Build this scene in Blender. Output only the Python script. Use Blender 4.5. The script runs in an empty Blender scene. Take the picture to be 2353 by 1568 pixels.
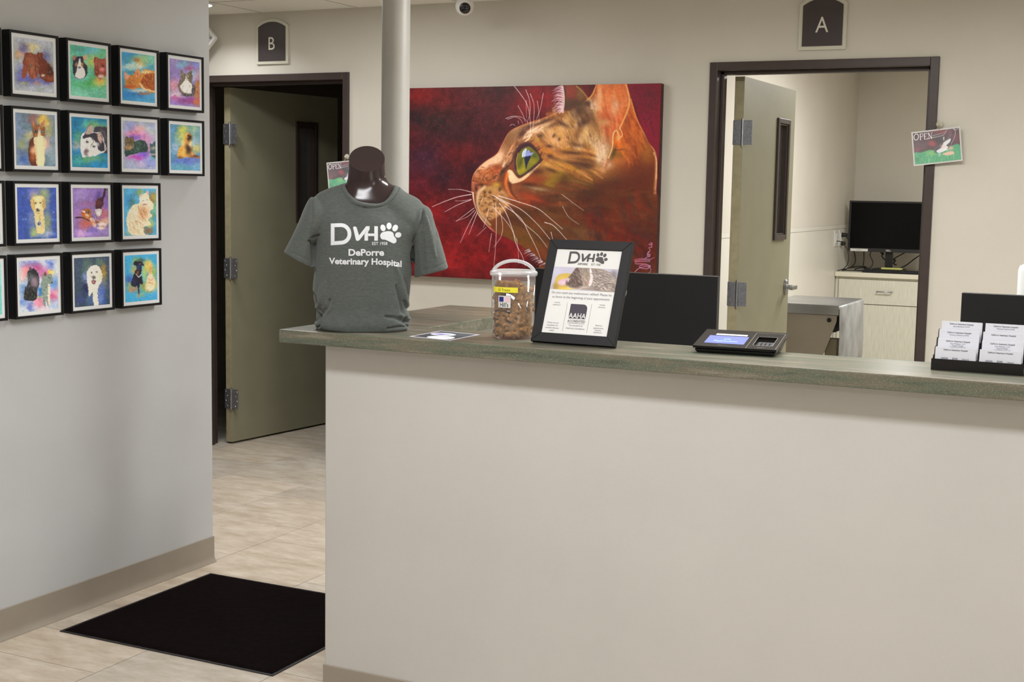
import bpy, bmesh, math, random
import numpy as np
from mathutils import Vector, Matrix
from mathutils.bvhtree import BVHTree
import numpy as np, math, random
# ---------------------------------------------------------------- small raster painter for the pictures
def smooth(pts,n=6,closed=False):
    P=np.array(pts,float)
    if len(P)<3: return P
    if closed: Q=np.vstack([P[-1],P,P[0],P[1]])
    else: Q=np.vstack([2*P[0]-P[1],P,2*P[-1]-P[-2]])
    out=[]
    for i in range(1,len(Q)-2):
        a,b,c,d=Q[i-1],Q[i],Q[i+1],Q[i+2]
        for t in np.arange(n)/n:
            out.append(.5*((2*b)+(c-a)*t+(2*a-5*b+4*c-d)*t*t+(3*b-a-3*c+d)*t**3))
    if not closed: out.append(Q[-2])
    return np.array(out)
def blur1(a,r):
    if r<1: return a
    k=np.exp(-.5*(np.arange(-3*r,3*r+1)/r)**2); k/=k.sum(); n=len(k)//2
    for ax in (0,1):
        p=[(0,0)]*a.ndim; p[ax]=(n,n)
        b=np.pad(a,p,mode='edge'); o=np.zeros_like(a)
        for i,w in enumerate(k):
            s=[slice(None)]*a.ndim; s[ax]=slice(i,i+a.shape[ax]); o+=w*b[tuple(s)]
        a=o
    return a
class Cv:
    """canvas over a rectangle (x0,y0,x1,y1) of picture units, s samples a unit; T=(k,ox,oy): drawing units -> picture units"""
    def __init__(c,x0,y0,x1,y1,s,col,T=(1,0,0),seed=1):
        c.b=(x0,y0,x1,y1); c.s=s; c.w=int((x1-x0)*s)+1; c.h=int((y1-y0)*s)+1
        c.a=np.zeros((c.h,c.w,3),np.float32); c.a[:]=col; c.T=T; c.r=np.random.RandomState(seed)
    def m(c,p):
        k,ox,oy=c.T; p=np.array(p,float)
        return np.stack([(p[...,0]/k+ox-c.b[0])*c.s,(p[...,1]/k+oy-c.b[1])*c.s],-1)
    def u(c,v): return v*c.s/c.T[0]
    def mix(c,x0,y0,M,col,al):
        h,w=M.shape; M=(M*al)[...,None]; t=c.a[y0:y0+h,x0:x0+w]; t[:]=t*(1-M)+np.array(col,np.float32)*M
    def box(c,P,pad):
        x0=max(0,int(P[:,0].min()-pad)); x1=min(c.w,int(P[:,0].max()+pad)+2)
        y0=max(0,int(P[:,1].min()-pad)); y1=min(c.h,int(P[:,1].max()+pad)+2)
        return x0,y0,x1,y1
    def mask(c,P,f):
        x0,y0,x1,y1=c.box(P,3*f+2)
        if x1<=x0 or y1<=y0: return None
        X,Y=np.meshgrid(np.arange(x0,x1),np.arange(y0,y1)); M=np.zeros(X.shape,bool)
        for i in range(len(P)):
            ax,ay=P[i-1]; bx,by=P[i]
            if ay==by: continue
            M^=((ay>Y)!=(by>Y))&(X<(bx-ax)*(Y-ay)/(by-ay)+ax)
        M=M.astype(np.float32)
        return x0,y0,(blur1(M,max(1,int(round(f)))) if f>0 else M)
    def poly(c,p,col,f=3,al=1.,sm=True):
        P=c.m(smooth(p,6,True) if sm else p); r=c.mask(P,c.u(f) if f else 0)
        if r: c.mix(r[0],r[1],r[2],col,al)
    def stroke(c,p,col,w0,w1=None,al=1.,f=.5,sm=True):
        w1=w0 if w1 is None else w1
        P=c.m(smooth(p,5) if sm and len(p)>2 else p); a,b=c.u(w0)/2,c.u(w1)/2
        x0,y0,x1,y1=c.box(P,max(a,b)+3)
        if x1<=x0 or y1<=y0: return
        X,Y=np.meshgrid(np.arange(x0,x1,dtype=np.float32),np.arange(y0,y1,dtype=np.float32)); M=np.zeros(X.shape,np.float32); n=len(P)-1
        for i in range(n):
            d=P[i+1]-P[i]; L=d@d+1e-6
            t=np.clip(((X-P[i,0])*d[0]+(Y-P[i,1])*d[1])/L,0,1)
            q=np.hypot(X-P[i,0]-t*d[0],Y-P[i,1]-t*d[1]); w=a+(b-a)*(i+t)/n
            M=np.maximum(M,np.clip((np.maximum(w,.35)-q)/(2*f)+.5,0,1)*np.clip(w/.35,.25,1))
        c.mix(x0,y0,M,col,al)
    def blob(c,x,y,rx,ry,col,al=1.,ang=0,hard=1.):
        P=c.m([(x,y)]); a,b=max(c.u(rx),.6),max(c.u(ry),.6); x0,y0,x1,y1=c.box(P,2.6*max(a,b))
        if x1<=x0 or y1<=y0: return
        X,Y=np.meshgrid(np.arange(x0,x1)-P[0,0],np.arange(y0,y1)-P[0,1]); t=math.radians(ang)
        U=(X*math.cos(t)+Y*math.sin(t))/a; V=(-X*math.sin(t)+Y*math.cos(t))/b
        c.mix(x0,y0,np.exp(-(U*U+V*V)**hard*.7).astype(np.float32),col,al)
    def noise(c,sc,amp,oct=3,tint=(1,1,1),mul=True):
        N=np.zeros((c.h,c.w),np.float32); A=1
        for o in range(oct):
            g=max(2,int(c.w/c.u(sc)*2**o)); gh=max(2,int(g*c.h/c.w)); G=c.r.rand(gh+2,g+2)
            y=np.linspace(0,gh,c.h); x=np.linspace(0,g,c.w); yi=y.astype(int); xi=x.astype(int); fy=y-yi; fx=x-xi
            fy=(fy*fy*(3-2*fy))[:,None]; fx=(fx*fx*(3-2*fx))[None]
            N+=A*((G[yi][:,xi]*(1-fx)+G[yi][:,xi+1]*fx)*(1-fy)+(G[yi+1][:,xi]*(1-fx)+G[yi+1][:,xi+1]*fx)*fy-.5); A*=.5
        c.a=np.clip(c.a*(1+N[...,None]*amp*np.array(tint)) if mul else c.a+N[...,None]*amp*np.array(tint),0,255).astype(np.float32)
    def warp(c,sc,amp):
        def f():
            g=max(2,int(c.w/c.u(sc))); gh=max(2,int(g*c.h/c.w)); G=c.r.rand(gh+2,g+2)-.5
            y=np.linspace(0,gh,c.h); x=np.linspace(0,g,c.w); yi=y.astype(int); xi=x.astype(int); fy=(y-yi)[:,None]; fx=(x-xi)[None]
            return (G[yi][:,xi]*(1-fx)+G[yi][:,xi+1]*fx)*(1-fy)+(G[yi+1][:,xi]*(1-fx)+G[yi+1][:,xi+1]*fx)*fy
        A=c.u(amp)*2; Y,X=np.mgrid[0:c.h,0:c.w]
        x=np.clip(X+f()*A,0,c.w-1).astype(int); y=np.clip(Y+f()*A,0,c.h-1).astype(int); c.a=c.a[y,x]
    def dabs(c,reg,n,L,w,ang,cols,al=.6,jit=25,f=.8,curve=.15):
        """n brush dabs inside polygon reg; ang = degrees or function of (x,y)"""
        R=np.array(reg,float); x0,y0=R.min(0); x1,y1=R.max(0); k=0; t=0
        while k<n and t<n*20:
            t+=1; x=x0+(x1-x0)*c.r.rand(); y=y0+(y1-y0)*c.r.rand(); ins=False
            for i in range(len(R)):
                a,b=R[i-1],R[i]
                if (a[1]>y)!=(b[1]>y) and x<(b[0]-a[0])*(y-a[1])/(b[1]-a[1])+a[0]: ins=not ins
            if not ins: continue
            k+=1; A=math.radians((ang(x,y) if callable(ang) else ang)+c.r.uniform(-jit,jit)); l=L*c.r.uniform(.6,1.3)
            dx,dy=math.cos(A)*l/2,math.sin(A)*l/2; q=c.r.uniform(-curve,curve)
            c.stroke([(x-dx,y-dy),(x-dy*q,y+dx*q),(x+dx,y+dy)],cols[c.r.randint(len(cols))],w*c.r.uniform(.7,1.2),w*.3,al,f)
    def sample(c,X,Y):
        x=np.clip((X-c.b[0])*c.s,0,c.w-1.001); y=np.clip((Y-c.b[1])*c.s,0,c.h-1.001); xi=x.astype(int); yi=y.astype(int); fx=(x-xi)[...,None]; fy=(y-yi)[...,None]
        A=c.a; return (A[yi,xi]*(1-fx)+A[yi,xi+1]*fx)*(1-fy)+(A[yi+1,xi]*(1-fx)+A[yi+1,xi+1]*fx)*fy

def paint_big():
    c=Cv(890,185,1525,650,1.5,(72,20,24),(3.267,930,180),3)
    B=c.blob
    # dark red mottled background
    for x,y,rx,ry,col,al in [(120,130,130,70,(128,24,22),.7),(330,210,120,90,(118,22,24),.7),(560,120,110,70,(78,24,24),.6),(260,330,190,110,(38,30,28),.8),(80,300,60,50,(30,24,30),.8),
        (150,600,170,120,(62,30,48),.9),(420,560,110,90,(112,24,26),.7),(400,430,80,60,(40,22,28),.7),(620,260,140,160,(62,20,26),.7),(960,180,120,110,(140,24,28),.9),(1010,120,100,90,(128,20,24),.7),
        (600,420,120,90,(58,20,26),.8),(330,750,120,70,(40,24,34),.8),(120,800,90,60,(84,22,34),.7),(430,760,80,50,(96,22,30),.6),(300,1060,60,60,(52,14,18),.85),(320,1160,50,50,(60,14,18),.7),
        (180,1000,120,80,(120,18,24),.7),(480,950,120,120,(88,20,24),.6),(250,1300,220,160,(132,24,26),.85),(560,1350,200,120,(134,24,26),.85),(450,1200,100,80,(112,22,28),.6),(760,1300,120,110,(122,20,26),.8),
        (720,80,100,60,(60,24,26),.7),(50,450,50,90,(78,24,30),.6),(620,600,120,60,(70,22,30),.5),(560,700,80,60,(40,20,30),.8)]: B(x,y,rx,ry,col,al)
    c.noise(120,.35,3,(1,1.1,1)); c.noise(30,.22,2)
    c.dabs([(0,60),(1100,60),(700,350),(500,700),(520,950),(700,1200),(900,1330),(900,1500),(0,1500)],900,34,12,60,[(110,20,24),(54,22,26),(140,26,26),(46,22,34)],.18,80)
    for _ in range(420):   # raised paint flecks
        x=c.r.uniform(0,620); y=c.r.uniform(70,1450); c.stroke([(x,y),(x+c.r.uniform(1,9),y-c.r.uniform(3,12))],(170,130,135),1.6,1,.45)
    # right strip of background
    c.poly([(1660,40),(1930,40),(1930,600),(1880,570),(1790,400),(1720,200)],(116,28,44),6); B(1850,120,60,120,(96,36,44),.7); B(1820,380,60,90,(128,28,48),.7)
    for row,(x,y,n,dx,dy) in enumerate([(1725,75,4,22,-2),(1730,108,5,24,0),(1728,140,8,22,-3),(1735,182,6,24,6),(1752,215,5,24,16),(1770,250,4,14,24),(1800,300,3,4,30),(1835,300,6,8,26),(1850,340,4,6,24),(1880,150,3,2,40),(1820,110,2,30,-4)]):
        for k in range(n):
            X=x+dx*k+c.r.uniform(-2,2); Y=y+dy*k+c.r.uniform(-3,3); q=[(X+c.r.uniform(-7,7),Y+c.r.uniform(-11,11)) for _ in range(4)]
            c.stroke(q,(52,22,34),4,3,.75); c.stroke([(u+1.5,v-2) for u,v in q],(150,84,100),1.6,1,.45)
    # head base
    head=[(1150,255),(1250,215),(1370,150),(1400,120),(1435,50),(1450,0),(1600,-20),(1655,0),(1672,60),(1705,170),(1745,300),(1790,395),(1830,480),(1885,560),(1897,700),(1890,840),(1905,900),(1980,1100),(1980,1600),(1060,1600),(1010,1400),(950,1310),(880,1260),(770,1200),(680,1160),(620,1110),(560,1040),(520,940),(506,860),(505,770),(530,700),(600,630),(690,570),(730,500),(790,400),(900,345),(1010,310)]
    c.poly(head,(112,52,28),2.5)
    hm=c.mask(c.m(smooth(head,6,True)),c.u(2.5)); keep=c.a.copy()
    for x,y,rx,ry,col,al in [
        # lower jaw and neck
        (1200,900,330,160,(74,40,26),.8),(1050,1100,280,130,(96,62,30),.8),(900,1200,170,70,(98,66,28),.8),(1500,1000,220,150,(74,36,24),.9),(1700,1180,200,240,(72,28,22),.95),(1550,1150,110,90,(120,34,22),.9),(1480,1250,90,110,(110,36,24),.8),
        (1800,1300,90,140,(70,22,20),.9),(1620,1330,120,90,(62,32,26),.9),(1250,1150,140,50,(92,66,44),.8),(1300,1190,120,30,(112,86,62),.6),(1150,1180,150,40,(72,44,28),.8),(1030,960,140,60,(66,38,22),.8),(870,990,90,60,(70,44,26),.7),
        (1650,800,180,110,(80,34,24),.8),(1760,950,120,110,(94,52,28),.7),(1400,830,120,60,(66,38,30),.8),(1540,770,80,50,(60,36,30),.9),(1760,700,110,120,(84,38,30),.8),(1660,640,110,80,(110,48,28),.7),(1620,1000,130,50,(98,58,26),.6),(1450,960,90,60,(70,28,20),.8),
        (1330,780,90,60,(96,68,30),.8),(1500,900,160,50,(110,48,26),.6),
        # cheek
        (1130,560,200,110,(196,116,52),.9),(1330,600,220,110,(168,104,44),.9),(1250,640,150,60,(160,92,40),.8),(1480,660,90,70,(176,92,50),.7),(1360,700,180,50,(116,78,34),.8),(1000,800,160,60,(104,48,24),.9),(1180,760,110,60,(110,80,34),.8),
        (1090,790,44,50,(134,126,34),.9),(1210,700,80,32,(160,132,30),.95),(1140,660,60,26,(150,120,34),.8),(1060,700,60,44,(168,116,56),.7),(920,760,110,40,(150,70,34),.9),(960,850,140,26,(140,104,70),.8),(1080,880,80,40,(98,72,42),.7),
        (900,900,120,40,(140,58,28),.8),(960,930,110,34,(150,52,30),.8),(800,870,70,70,(150,90,56),.9),(1180,930,60,36,(110,84,50),.8),(1200,920,44,14,(60,30,20),.9),(1190,936,40,14,(190,96,46),.9),(1170,934,10,8,(240,160,70),.9),
        # forehead
        (1000,330,120,40,(150,88,52),.9),(960,390,140,44,(216,168,120),.9),(1080,400,130,60,(208,158,100),.9),(1250,300,120,80,(180,120,50),.9),(1340,270,80,50,(176,140,60),.8),(1400,240,60,50,(170,140,80),.8),(1200,440,140,90,(206,146,84),.85),(1380,460,110,110,(196,156,100),.85),
        (1430,560,90,80,(214,178,134),.85),(1440,420,70,70,(170,138,100),.8),(860,420,60,70,(210,160,110),.8),(800,440,40,70,(140,100,66),.9),(760,500,44,80,(128,84,50),.9),(700,580,60,60,(226,176,132),.9),(640,620,60,40,(228,182,140),.8),
        (1520,560,40,60,(226,180,150),.8),(1500,600,40,40,(190,176,140),.8),(1530,640,28,26,(230,190,160),.8),
        # big ear
        (1560,120,110,100,(214,110,60),.95),(1480,110,40,90,(222,140,80),.8),(1620,170,50,140,(222,128,66),.9),(1560,320,60,100,(120,40,26),.95),(1530,290,50,60,(150,46,30),.8),(1590,220,50,36,(222,176,140),.95),(1570,240,26,30,(210,170,136),.8),(1640,280,30,60,(200,104,58),.8),
        (1720,330,60,110,(190,84,36),.9),(1760,420,60,80,(168,76,32),.8),(1740,460,50,40,(80,46,32),.9),(1650,430,60,70,(200,100,40),.8),(1790,480,40,70,(150,84,36),.7),(1820,560,50,70,(160,98,40),.7),(1600,480,32,50,(238,112,34),1),(1600,440,18,24,(246,160,90),.8),
        (1590,570,60,40,(120,84,30),.9),(1600,620,60,30,(180,100,50),.8),(1450,210,40,40,(224,170,130),.8),(1420,190,44,30,(210,160,120),.8)]: B(x,y,rx,ry,col,al)
    # back-of-neck highlight and light rims
    c.stroke([(1897,600),(1893,700),(1885,800),(1880,860)],(206,146,100),26,16,.9,5); c.stroke([(1870,560),(1890,620),(1886,760)],(230,176,130),10,6,.8,2)
    # muzzle / nose
    c.poly([(520,720),(560,680),(650,650),(720,660),(735,710),(700,770),(640,800),(560,790),(520,770)],(156,78,42),9)
    for x,y,rx,ry,col,al in [(600,690,50,26,(196,112,66),.7),(660,660,50,20,(130,60,34),.8),(600,750,60,26,(112,66,36),.9),(640,730,36,16,(196,112,66),.7),(690,740,22,20,(50,34,34),.9),(540,700,22,40,(206,150,110),.7),(690,700,26,26,(170,76,40),.8),(560,650,60,26,(226,170,130),.9)]: B(x,y,rx,ry,col,al)
    c.stroke([(506,770),(545,778)],(70,34,26),6,3,.9,1); c.poly([(508,775),(545,785),(575,800),(545,870),(525,860),(510,820)],(176,96,70),3); B(536,830,12,24,(60,30,26),.9); B(570,800,30,10,(60,36,26),.8)
    c.poly([(545,870),(590,820),(680,810),(760,860),(790,930),(740,1010),(650,1060),(600,1050),(560,980)],(178,124,74),9)
    c.poly([(760,560),(800,500),(850,470),(860,520),(790,640),(720,700),(690,780),(650,800),(730,720),(740,620)],(150,92,60),8)
    c.stroke([(735,700),(790,640),(820,600),(850,480)],(70,44,40),20,14,.9,4); c.stroke([(700,760),(735,700)],(60,44,36),14,24,.9,4); c.stroke([(760,620),(800,570),(830,520)],(216,168,130),22,8,.9,4); c.stroke([(740,660),(760,620)],(220,190,160),18,24,.9,3)
    # under-eye stripe, tear line
    c.poly([(770,700),(800,690),(840,740),(880,745),(1000,640),(1015,610),(1025,610),(1005,660),(900,760),(820,790),(790,780)],(232,192,150),3)
    c.stroke([(770,720),(760,800),(800,880),(860,930)],(216,110,50),24,8,.9,4); c.stroke([(790,790),(800,850),(850,920)],(80,36,24),20,8,.85,4); B(800,735,14,24,(244,206,160),.8)
    B(690,800,26,16,(196,160,60),.8); B(660,830,40,16,(170,130,70),.7)
    # muzzle spots
    for x,y in [(600,855),(640,858),(715,835),(598,885),(636,900),(665,890),(672,920),(705,915),(612,930),(640,945),(570,900),(590,960),(620,985),(650,1000),(702,945),(680,960),(600,1000),(560,945),(720,955),(640,1040),(615,1050)]: B(x,y,11,12,(74,44,30),.85)
    c.dabs([(560,880),(740,850),(760,960),(640,1060),(580,1020)],160,26,6,20,[(206,160,100),(196,140,84),(226,190,140),(150,96,50)],.5,30)
    c.stroke([(600,815),(555,860),(545,940),(570,1020),(640,1100)],(214,190,150),20,12,.75,4); c.stroke([(512,860),(520,940),(550,1020),(610,1100),(660,1150)],(236,206,180),12,8,.95,2); c.stroke([(640,1120),(700,1180),(760,1205)],(220,90,110),8,4,.8,2)
    # broad painterly strokes that follow the fur
    c.dabs([(1010,320),(1250,230),(1400,180),(1470,420),(1450,560),(1200,560),(1040,500),(900,440),(860,400)],170,90,30,lambda x,y:50 if x<1150 else 66,[(226,166,104),(186,116,58),(140,84,46),(238,194,150),(110,66,40),(196,146,60)],.34,16,2)
    c.dabs([(1250,250),(1420,200),(1470,420),(1440,610),(1300,560)],90,120,30,70,[(238,210,170),(206,150,70),(110,70,42),(230,184,120),(160,110,60)],.4,10,2)
    c.dabs([(1040,560),(1400,520),(1500,680),(1380,760),(1150,700),(1050,640)],110,120,30,lambda x,y:14+(y-560)*.12,[(214,130,62),(176,104,44),(230,164,100),(104,62,34),(196,134,46)],.36,12,2)
    c.dabs([(1040,800),(1350,760),(1400,900),(1050,960)],60,130,34,6,[(100,58,30),(74,40,26),(120,84,44),(128,60,34)],.35,14,2)
    c.dabs([(820,820),(1500,780),(1880,800),(1880,1450),(1080,1450),(900,1240),(700,1100)],260,150,44,lambda x,y:4+(y-800)*.05,[(92,48,28),(66,32,24),(118,66,36),(108,40,26),(58,34,28),(100,72,40)],.20,22,3)
    c.dabs([(1440,60),(1660,60),(1690,300),(1620,420),(1520,500),(1460,400)],90,140,34,80,[(232,140,72),(206,92,50),(230,120,62),(170,72,44),(236,170,120)],.32,10,3)
    c.dabs([(1640,300),(1720,240),(1800,480),(1700,640),(1620,560)],70,120,30,68,[(206,100,40),(150,66,34),(228,130,60),(120,56,34)],.35,12,3)
    c.dabs([(1360,1000),(1880,900),(1880,1450),(1400,1450)],120,110,46,60,[(126,34,26),(64,30,26),(98,32,24),(62,42,40)],.28,40,4)
    c.dabs([(870,380),(1010,320),(1060,380),(950,450),(880,470)],70,60,16,-38,[(240,200,166),(214,150,104),(150,90,60),(246,220,190)],.55,14,1.2)
    c.dabs([(1010,330),(1250,240),(1440,230),(1450,560),(1200,560),(1040,470)],300,46,7,lambda x,y:48 if x<1150 else 66,[(240,206,160),(206,150,90),(120,74,44),(232,190,140)],.32,16)
    c.dabs([(760,560),(830,470),(880,400),(900,420),(830,560),(760,660)],50,60,14,-62,[(206,150,104),(170,110,70),(112,72,50)],.5,10,1.2)
    c.poly([(590,640),(690,575),(730,560),(720,620),(640,660),(560,690)],(228,184,148),8,.8); c.dabs([(540,700),(600,650),(720,660),(720,760),(600,790),(530,760)],90,26,10,20,[(190,104,60),(140,72,42),(214,136,92),(112,62,38)],.5,60,1.2)
    # deep shadows and bright islands that give the face its pattern
    for x,y,rx,ry,col,al,an in [(1330,180,40,14,(226,190,120),.7,-30),(1395,300,70,30,(92,56,38),.8,60),(1300,420,24,70,(120,74,42),.75,20),(1210,330,20,60,(214,166,110),.7,25),(1345,430,20,80,(224,178,116),.7,20),(1500,330,40,26,(206,170,110),.6,0),(1290,500,60,16,(86,50,32),.7,10),(1420,380,30,70,(150,100,56),.6,0),
        (1110,350,40,16,(96,58,40),.75,-20),(1060,350,30,12,(224,190,150),.6,-20),(1130,470,50,26,(232,172,120),.7,10),(1230,560,90,20,(140,84,38),.6,6),(1330,610,90,16,(90,56,34),.75,8),(1460,600,24,40,(236,200,160),.8,10),(1500,650,20,50,(222,160,120),.6,10),(1180,620,60,16,(206,150,70),.7,16),(1120,600,44,12,(96,58,36),.7,14),
        (1060,650,40,26,(200,150,80),.7,0),(1000,700,50,22,(70,38,28),.75,0),(1100,690,50,14,(70,42,28),.75,20),(1260,730,60,20,(90,56,32),.7,20),(1200,760,30,40,(76,44,28),.6,0),(1010,760,60,20,(130,60,34),.7,0),(930,800,60,16,(62,34,26),.7,6),(1000,830,70,10,(176,148,112),.6,10),(880,860,50,24,(110,52,32),.7,10),(1080,900,70,26,(70,40,28),.6,0),(960,900,80,16,(168,62,34),.7,20),(1400,880,80,40,(52,32,28),.6,0),(1560,900,90,40,(76,40,26),.6,0)]: B(x,y,rx,ry,col,al,an)
    # spots on forehead and stripes
    for x,y,rx,ry,a in [(1020,432,22,16,0),(1085,510,26,10,5),(1160,458,8,12,20),(1120,430,8,16,30),(870,410,26,44,30),(930,360,40,12,-25),(1310,250,50,50,20),(1345,330,26,40,60),(1260,560,90,12,5),(1090,585,20,14,0),(1370,190,16,16,0),(1300,640,110,14,8),(1360,660,60,30,0),(1180,340,50,14,30),(1060,320,60,12,-20)]: B(x,y,rx,ry,(72,44,34),.8,a)
    c.stroke([(880,420),(940,370),(1040,330)],(84,44,36),18,6,.8,4); c.stroke([(820,540),(830,440),(880,380)],(170,110,70),10,4,.8,3)
    # eye
    c.dabs([(800,560),(860,460),(980,470),(1050,600),(1010,640),(960,520),(880,500),(840,600)],26,60,12,-40,[(90,48,40),(60,34,36),(150,96,60)],.6,30,1.2)
    c.poly([(828,600),(850,530),(900,490),(960,505),(1020,590),(1035,615),(980,670),(880,740),(845,735),(825,680)],(58,34,44),3)
    c.poly([(838,620),(858,560),(900,520),(950,520),(1010,600),(960,660),(880,722),(850,715)],(110,104,36),2)
    for x,y,rx,ry,col,al,a in [(870,650,16,50,(70,76,30),.9,10),(890,680,20,26,(160,144,34),.9,0),(960,610,34,30,(160,142,30),.9,-30),(965,580,34,24,(70,84,34),.9,20),(860,700,20,16,(168,150,40),.8,0),(935,650,20,30,(120,120,40),.7,30),(900,620,10,40,(150,136,40),.8,5)]: B(x,y,rx,ry,col,al,a)
    c.poly([(900,585),(950,575),(925,640),(912,682),(903,640)],(30,38,58),1.5); c.stroke([(962,575),(925,640),(914,680)],(160,124,60),3,2,.8)
    c.poly([(882,590),(885,555),(905,527),(918,530),(905,590)],(176,196,226),1.2,1,False); c.poly([(906,588),(915,550),(930,535),(945,560),(972,555),(950,580)],(140,146,208),1.2,1,False); c.stroke([(882,590),(888,552),(912,527)],(246,240,214),5,2)
    c.stroke([(852,560),(838,620),(848,690),(868,726)],(196,150,80),5,3,.8); c.stroke([(830,600),(850,530),(900,485),(960,500),(1022,590)],(70,38,40),12,8,.9,2)
    c.stroke([(822,640),(828,700),(860,742)],(90,56,60),14,6,.8,3)
    # small ear at left
    c.poly([(1190,55),(1290,55),(1340,100),(1370,145),(1320,195),(1205,245),(1195,150)],(110,54,40),3)
    for x,y,rx,ry,col,al in [(1240,110,40,50,(150,56,44),.8),(1300,190,60,30,(70,50,34),.9),(1320,120,26,40,(120,92,48),.8),(1230,200,30,40,(76,56,40),.8)]: B(x,y,rx,ry,col,al)
    c.stroke([(1182,55),(1196,130),(1192,220),(1160,262)],(224,190,130),12,8,.95,2); c.stroke([(1198,60),(1208,130),(1206,230)],(50,44,64),8,6,.9,2); c.stroke([(1290,60),(1340,105),(1372,150)],(196,150,80),8,4,.8,2)
    c.poly([(1375,50),(1435,50),(1385,140),(1360,110),(1330,60)],(96,24,26),3)
    for i in range(46):   # pale ear tufts
        y=60+i*4.3; l=c.r.uniform(40,95); c.stroke([(1190,y+6),(1190-l*.5,y+c.r.uniform(-8,6)),(1190-l,y+c.r.uniform(4,26))],[(240,206,220),(226,176,196),(250,230,236),(200,140,160)][i%4],7,1,.75)
    # ear inner edges, curls
    c.stroke([(1665,50),(1685,150),(1680,220),(1640,320),(1615,370),(1612,385)],(242,176,104),12,7,.95,2.5); c.stroke([(1700,160),(1740,290),(1785,390)],(246,170,96),12,5,.9,4); c.stroke([(1435,50),(1410,120),(1370,165)],(236,170,90),9,6,.9,2)
    c.stroke([(1790,400),(1835,480),(1888,570),(1897,640)],(232,170,120),8,6,.9,2); c.poly([(1500,690),(1520,600),(1560,520),(1565,420),(1590,390),(1605,430),(1635,440),(1640,520),(1600,560),(1560,540),(1540,620)],(150,80,40),4,.5)
    c.stroke([(1530,600),(1558,520),(1566,420),(1590,392),(1606,428),(1622,444),(1634,420),(1614,372)],(244,196,140),8,6,.95,1.5); B(1601,490,20,46,(240,112,34),.95); B(1604,452,12,18,(250,176,110),.8); B(1570,560,12,50,(70,60,34),.8,20); c.stroke([(1575,540),(1640,535)],(90,50,36),8,6,.8,3)
    for i in range(22): x=1390+c.r.uniform(0,16); c.stroke([(x,186+i*2.2),(1425,184+i*2.2+c.r.uniform(-5,5)),(1445+c.r.uniform(0,30),166+i*3.6)],[(238,190,170),(206,140,110),(244,210,190)][i%3],3.5,1,.55)
    B(1375,188,16,16,(90,56,50),.95)
    for i in range(26): x=1455+c.r.uniform(-40,50); y=c.r.uniform(440,540); c.stroke([(x,y),(x+6,y+50),(x+c.r.uniform(6,40),y+c.r.uniform(80,130))],[(240,206,180),(206,166,130),(232,190,160)][i%3],c.r.uniform(5,12),1,.4,1.5)
    # chin tuft
    for i in range(22): x=900+i*6+c.r.uniform(-4,4); y=1290+i*5.2; l=c.r.uniform(14,44); c.stroke([(x+30,y+c.r.uniform(-6,2)),(x+8,y+c.r.uniform(0,6)),(x-l*.4,y+l*.5)],[(226,206,214),(120,90,120),(240,232,240),(170,150,180),(70,30,40)][i%5],c.r.uniform(4,9),1,.75)
    # keep the head inside its outline where blobs spilled on the background
    M=np.zeros((c.h,c.w,1),np.float32); h,w=hm[2].shape; M[hm[1]:hm[1]+h,hm[0]:hm[0]+w,0]=hm[2]
    tuft=c.mask(c.m([(1060,50),(1380,50),(1380,280),(1060,280)]),2); h,w=tuft[2].shape; M[tuft[1]:tuft[1]+h,tuft[0]:tuft[0]+w,0]=np.maximum(M[tuft[1]:tuft[1]+h,tuft[0]:tuft[0]+w,0],tuft[2])
    tuft=c.mask(c.m([(880,1260),(1060,1350),(1100,1480),(860,1480)]),2); h,w=tuft[2].shape; M[tuft[1]:tuft[1]+h,tuft[0]:tuft[0]+w,0]=np.maximum(M[tuft[1]:tuft[1]+h,tuft[0]:tuft[0]+w,0],tuft[2])
    c.a=c.a*M+keep*(1-M)
    c.stroke([(506,860),(505,770),(530,700),(600,630),(690,570),(730,500),(790,400),(900,345),(1010,310),(1150,256)],(232,150,110),5,4,.6,1.5)
    # whiskers
    W=(246,232,236)
    for p,w in [([(505,856),(420,836),(328,833)],3),([(500,872),(400,890),(300,925),(205,965)],4),([(500,908),(440,920),(380,920)],2.5),([(500,912),(400,950),(300,1004)],3.5),([(520,975),(460,1020),(385,1075)],3),([(525,990),(470,1040),(385,1072)],2.5),
        ([(535,1000),(480,1100),(417,1235)],3),([(545,1010),(510,1100),(482,1172)],3),([(660,878),(760,930),(880,990),(1000,1100),(1096,1216)],4),([(705,884),(860,930),(1000,980),(1100,1060),(1185,1132)],4),([(690,900),(780,960),(880,1075),(1000,1180),(1068,1268)],3.5),([(750,960),(870,1050),(930,1160),(990,1280),(1030,1385)],3.5),
        ([(708,936),(760,1010),(810,1140),(835,1240),(880,1330),(908,1412)],3.5),([(660,965),(740,1050),(800,1130),(840,1220)],3),([(683,940),(688,1100),(682,1260),(668,1430)],3),([(712,990),(735,1100),(722,1190),(668,1268)],2.8),([(840,1200),(852,1300),(856,1395)],2),([(652,1165),(640,1240),(632,1305)],2.5),([(585,905),(560,960)],2.5),
        ([(630,980),(610,1060),(592,1120)],2.5),([(1050,1082),(1120,1110),(1225,1222)],4),([(1098,1155),(1112,1215)],3),([(1180,872),(1270,940),(1347,996)],2.2),([(1185,962),(1230,1040),(1308,1098)],2.2),([(610,1120),(540,1185)],2),
        ([(820,56),(870,120),(920,200),(940,300),(945,400)],3.4),([(908,85),(935,160),(940,260),(920,330)],3),([(942,115),(970,200),(968,320),(960,380)],2.8),([(1040,112),(1020,220),(988,312)],3),([(995,170),(1005,240),(1008,330)],2.4),([(850,205),(890,280),(905,330)],2.6),([(912,165),(915,300)],2.2),
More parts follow.
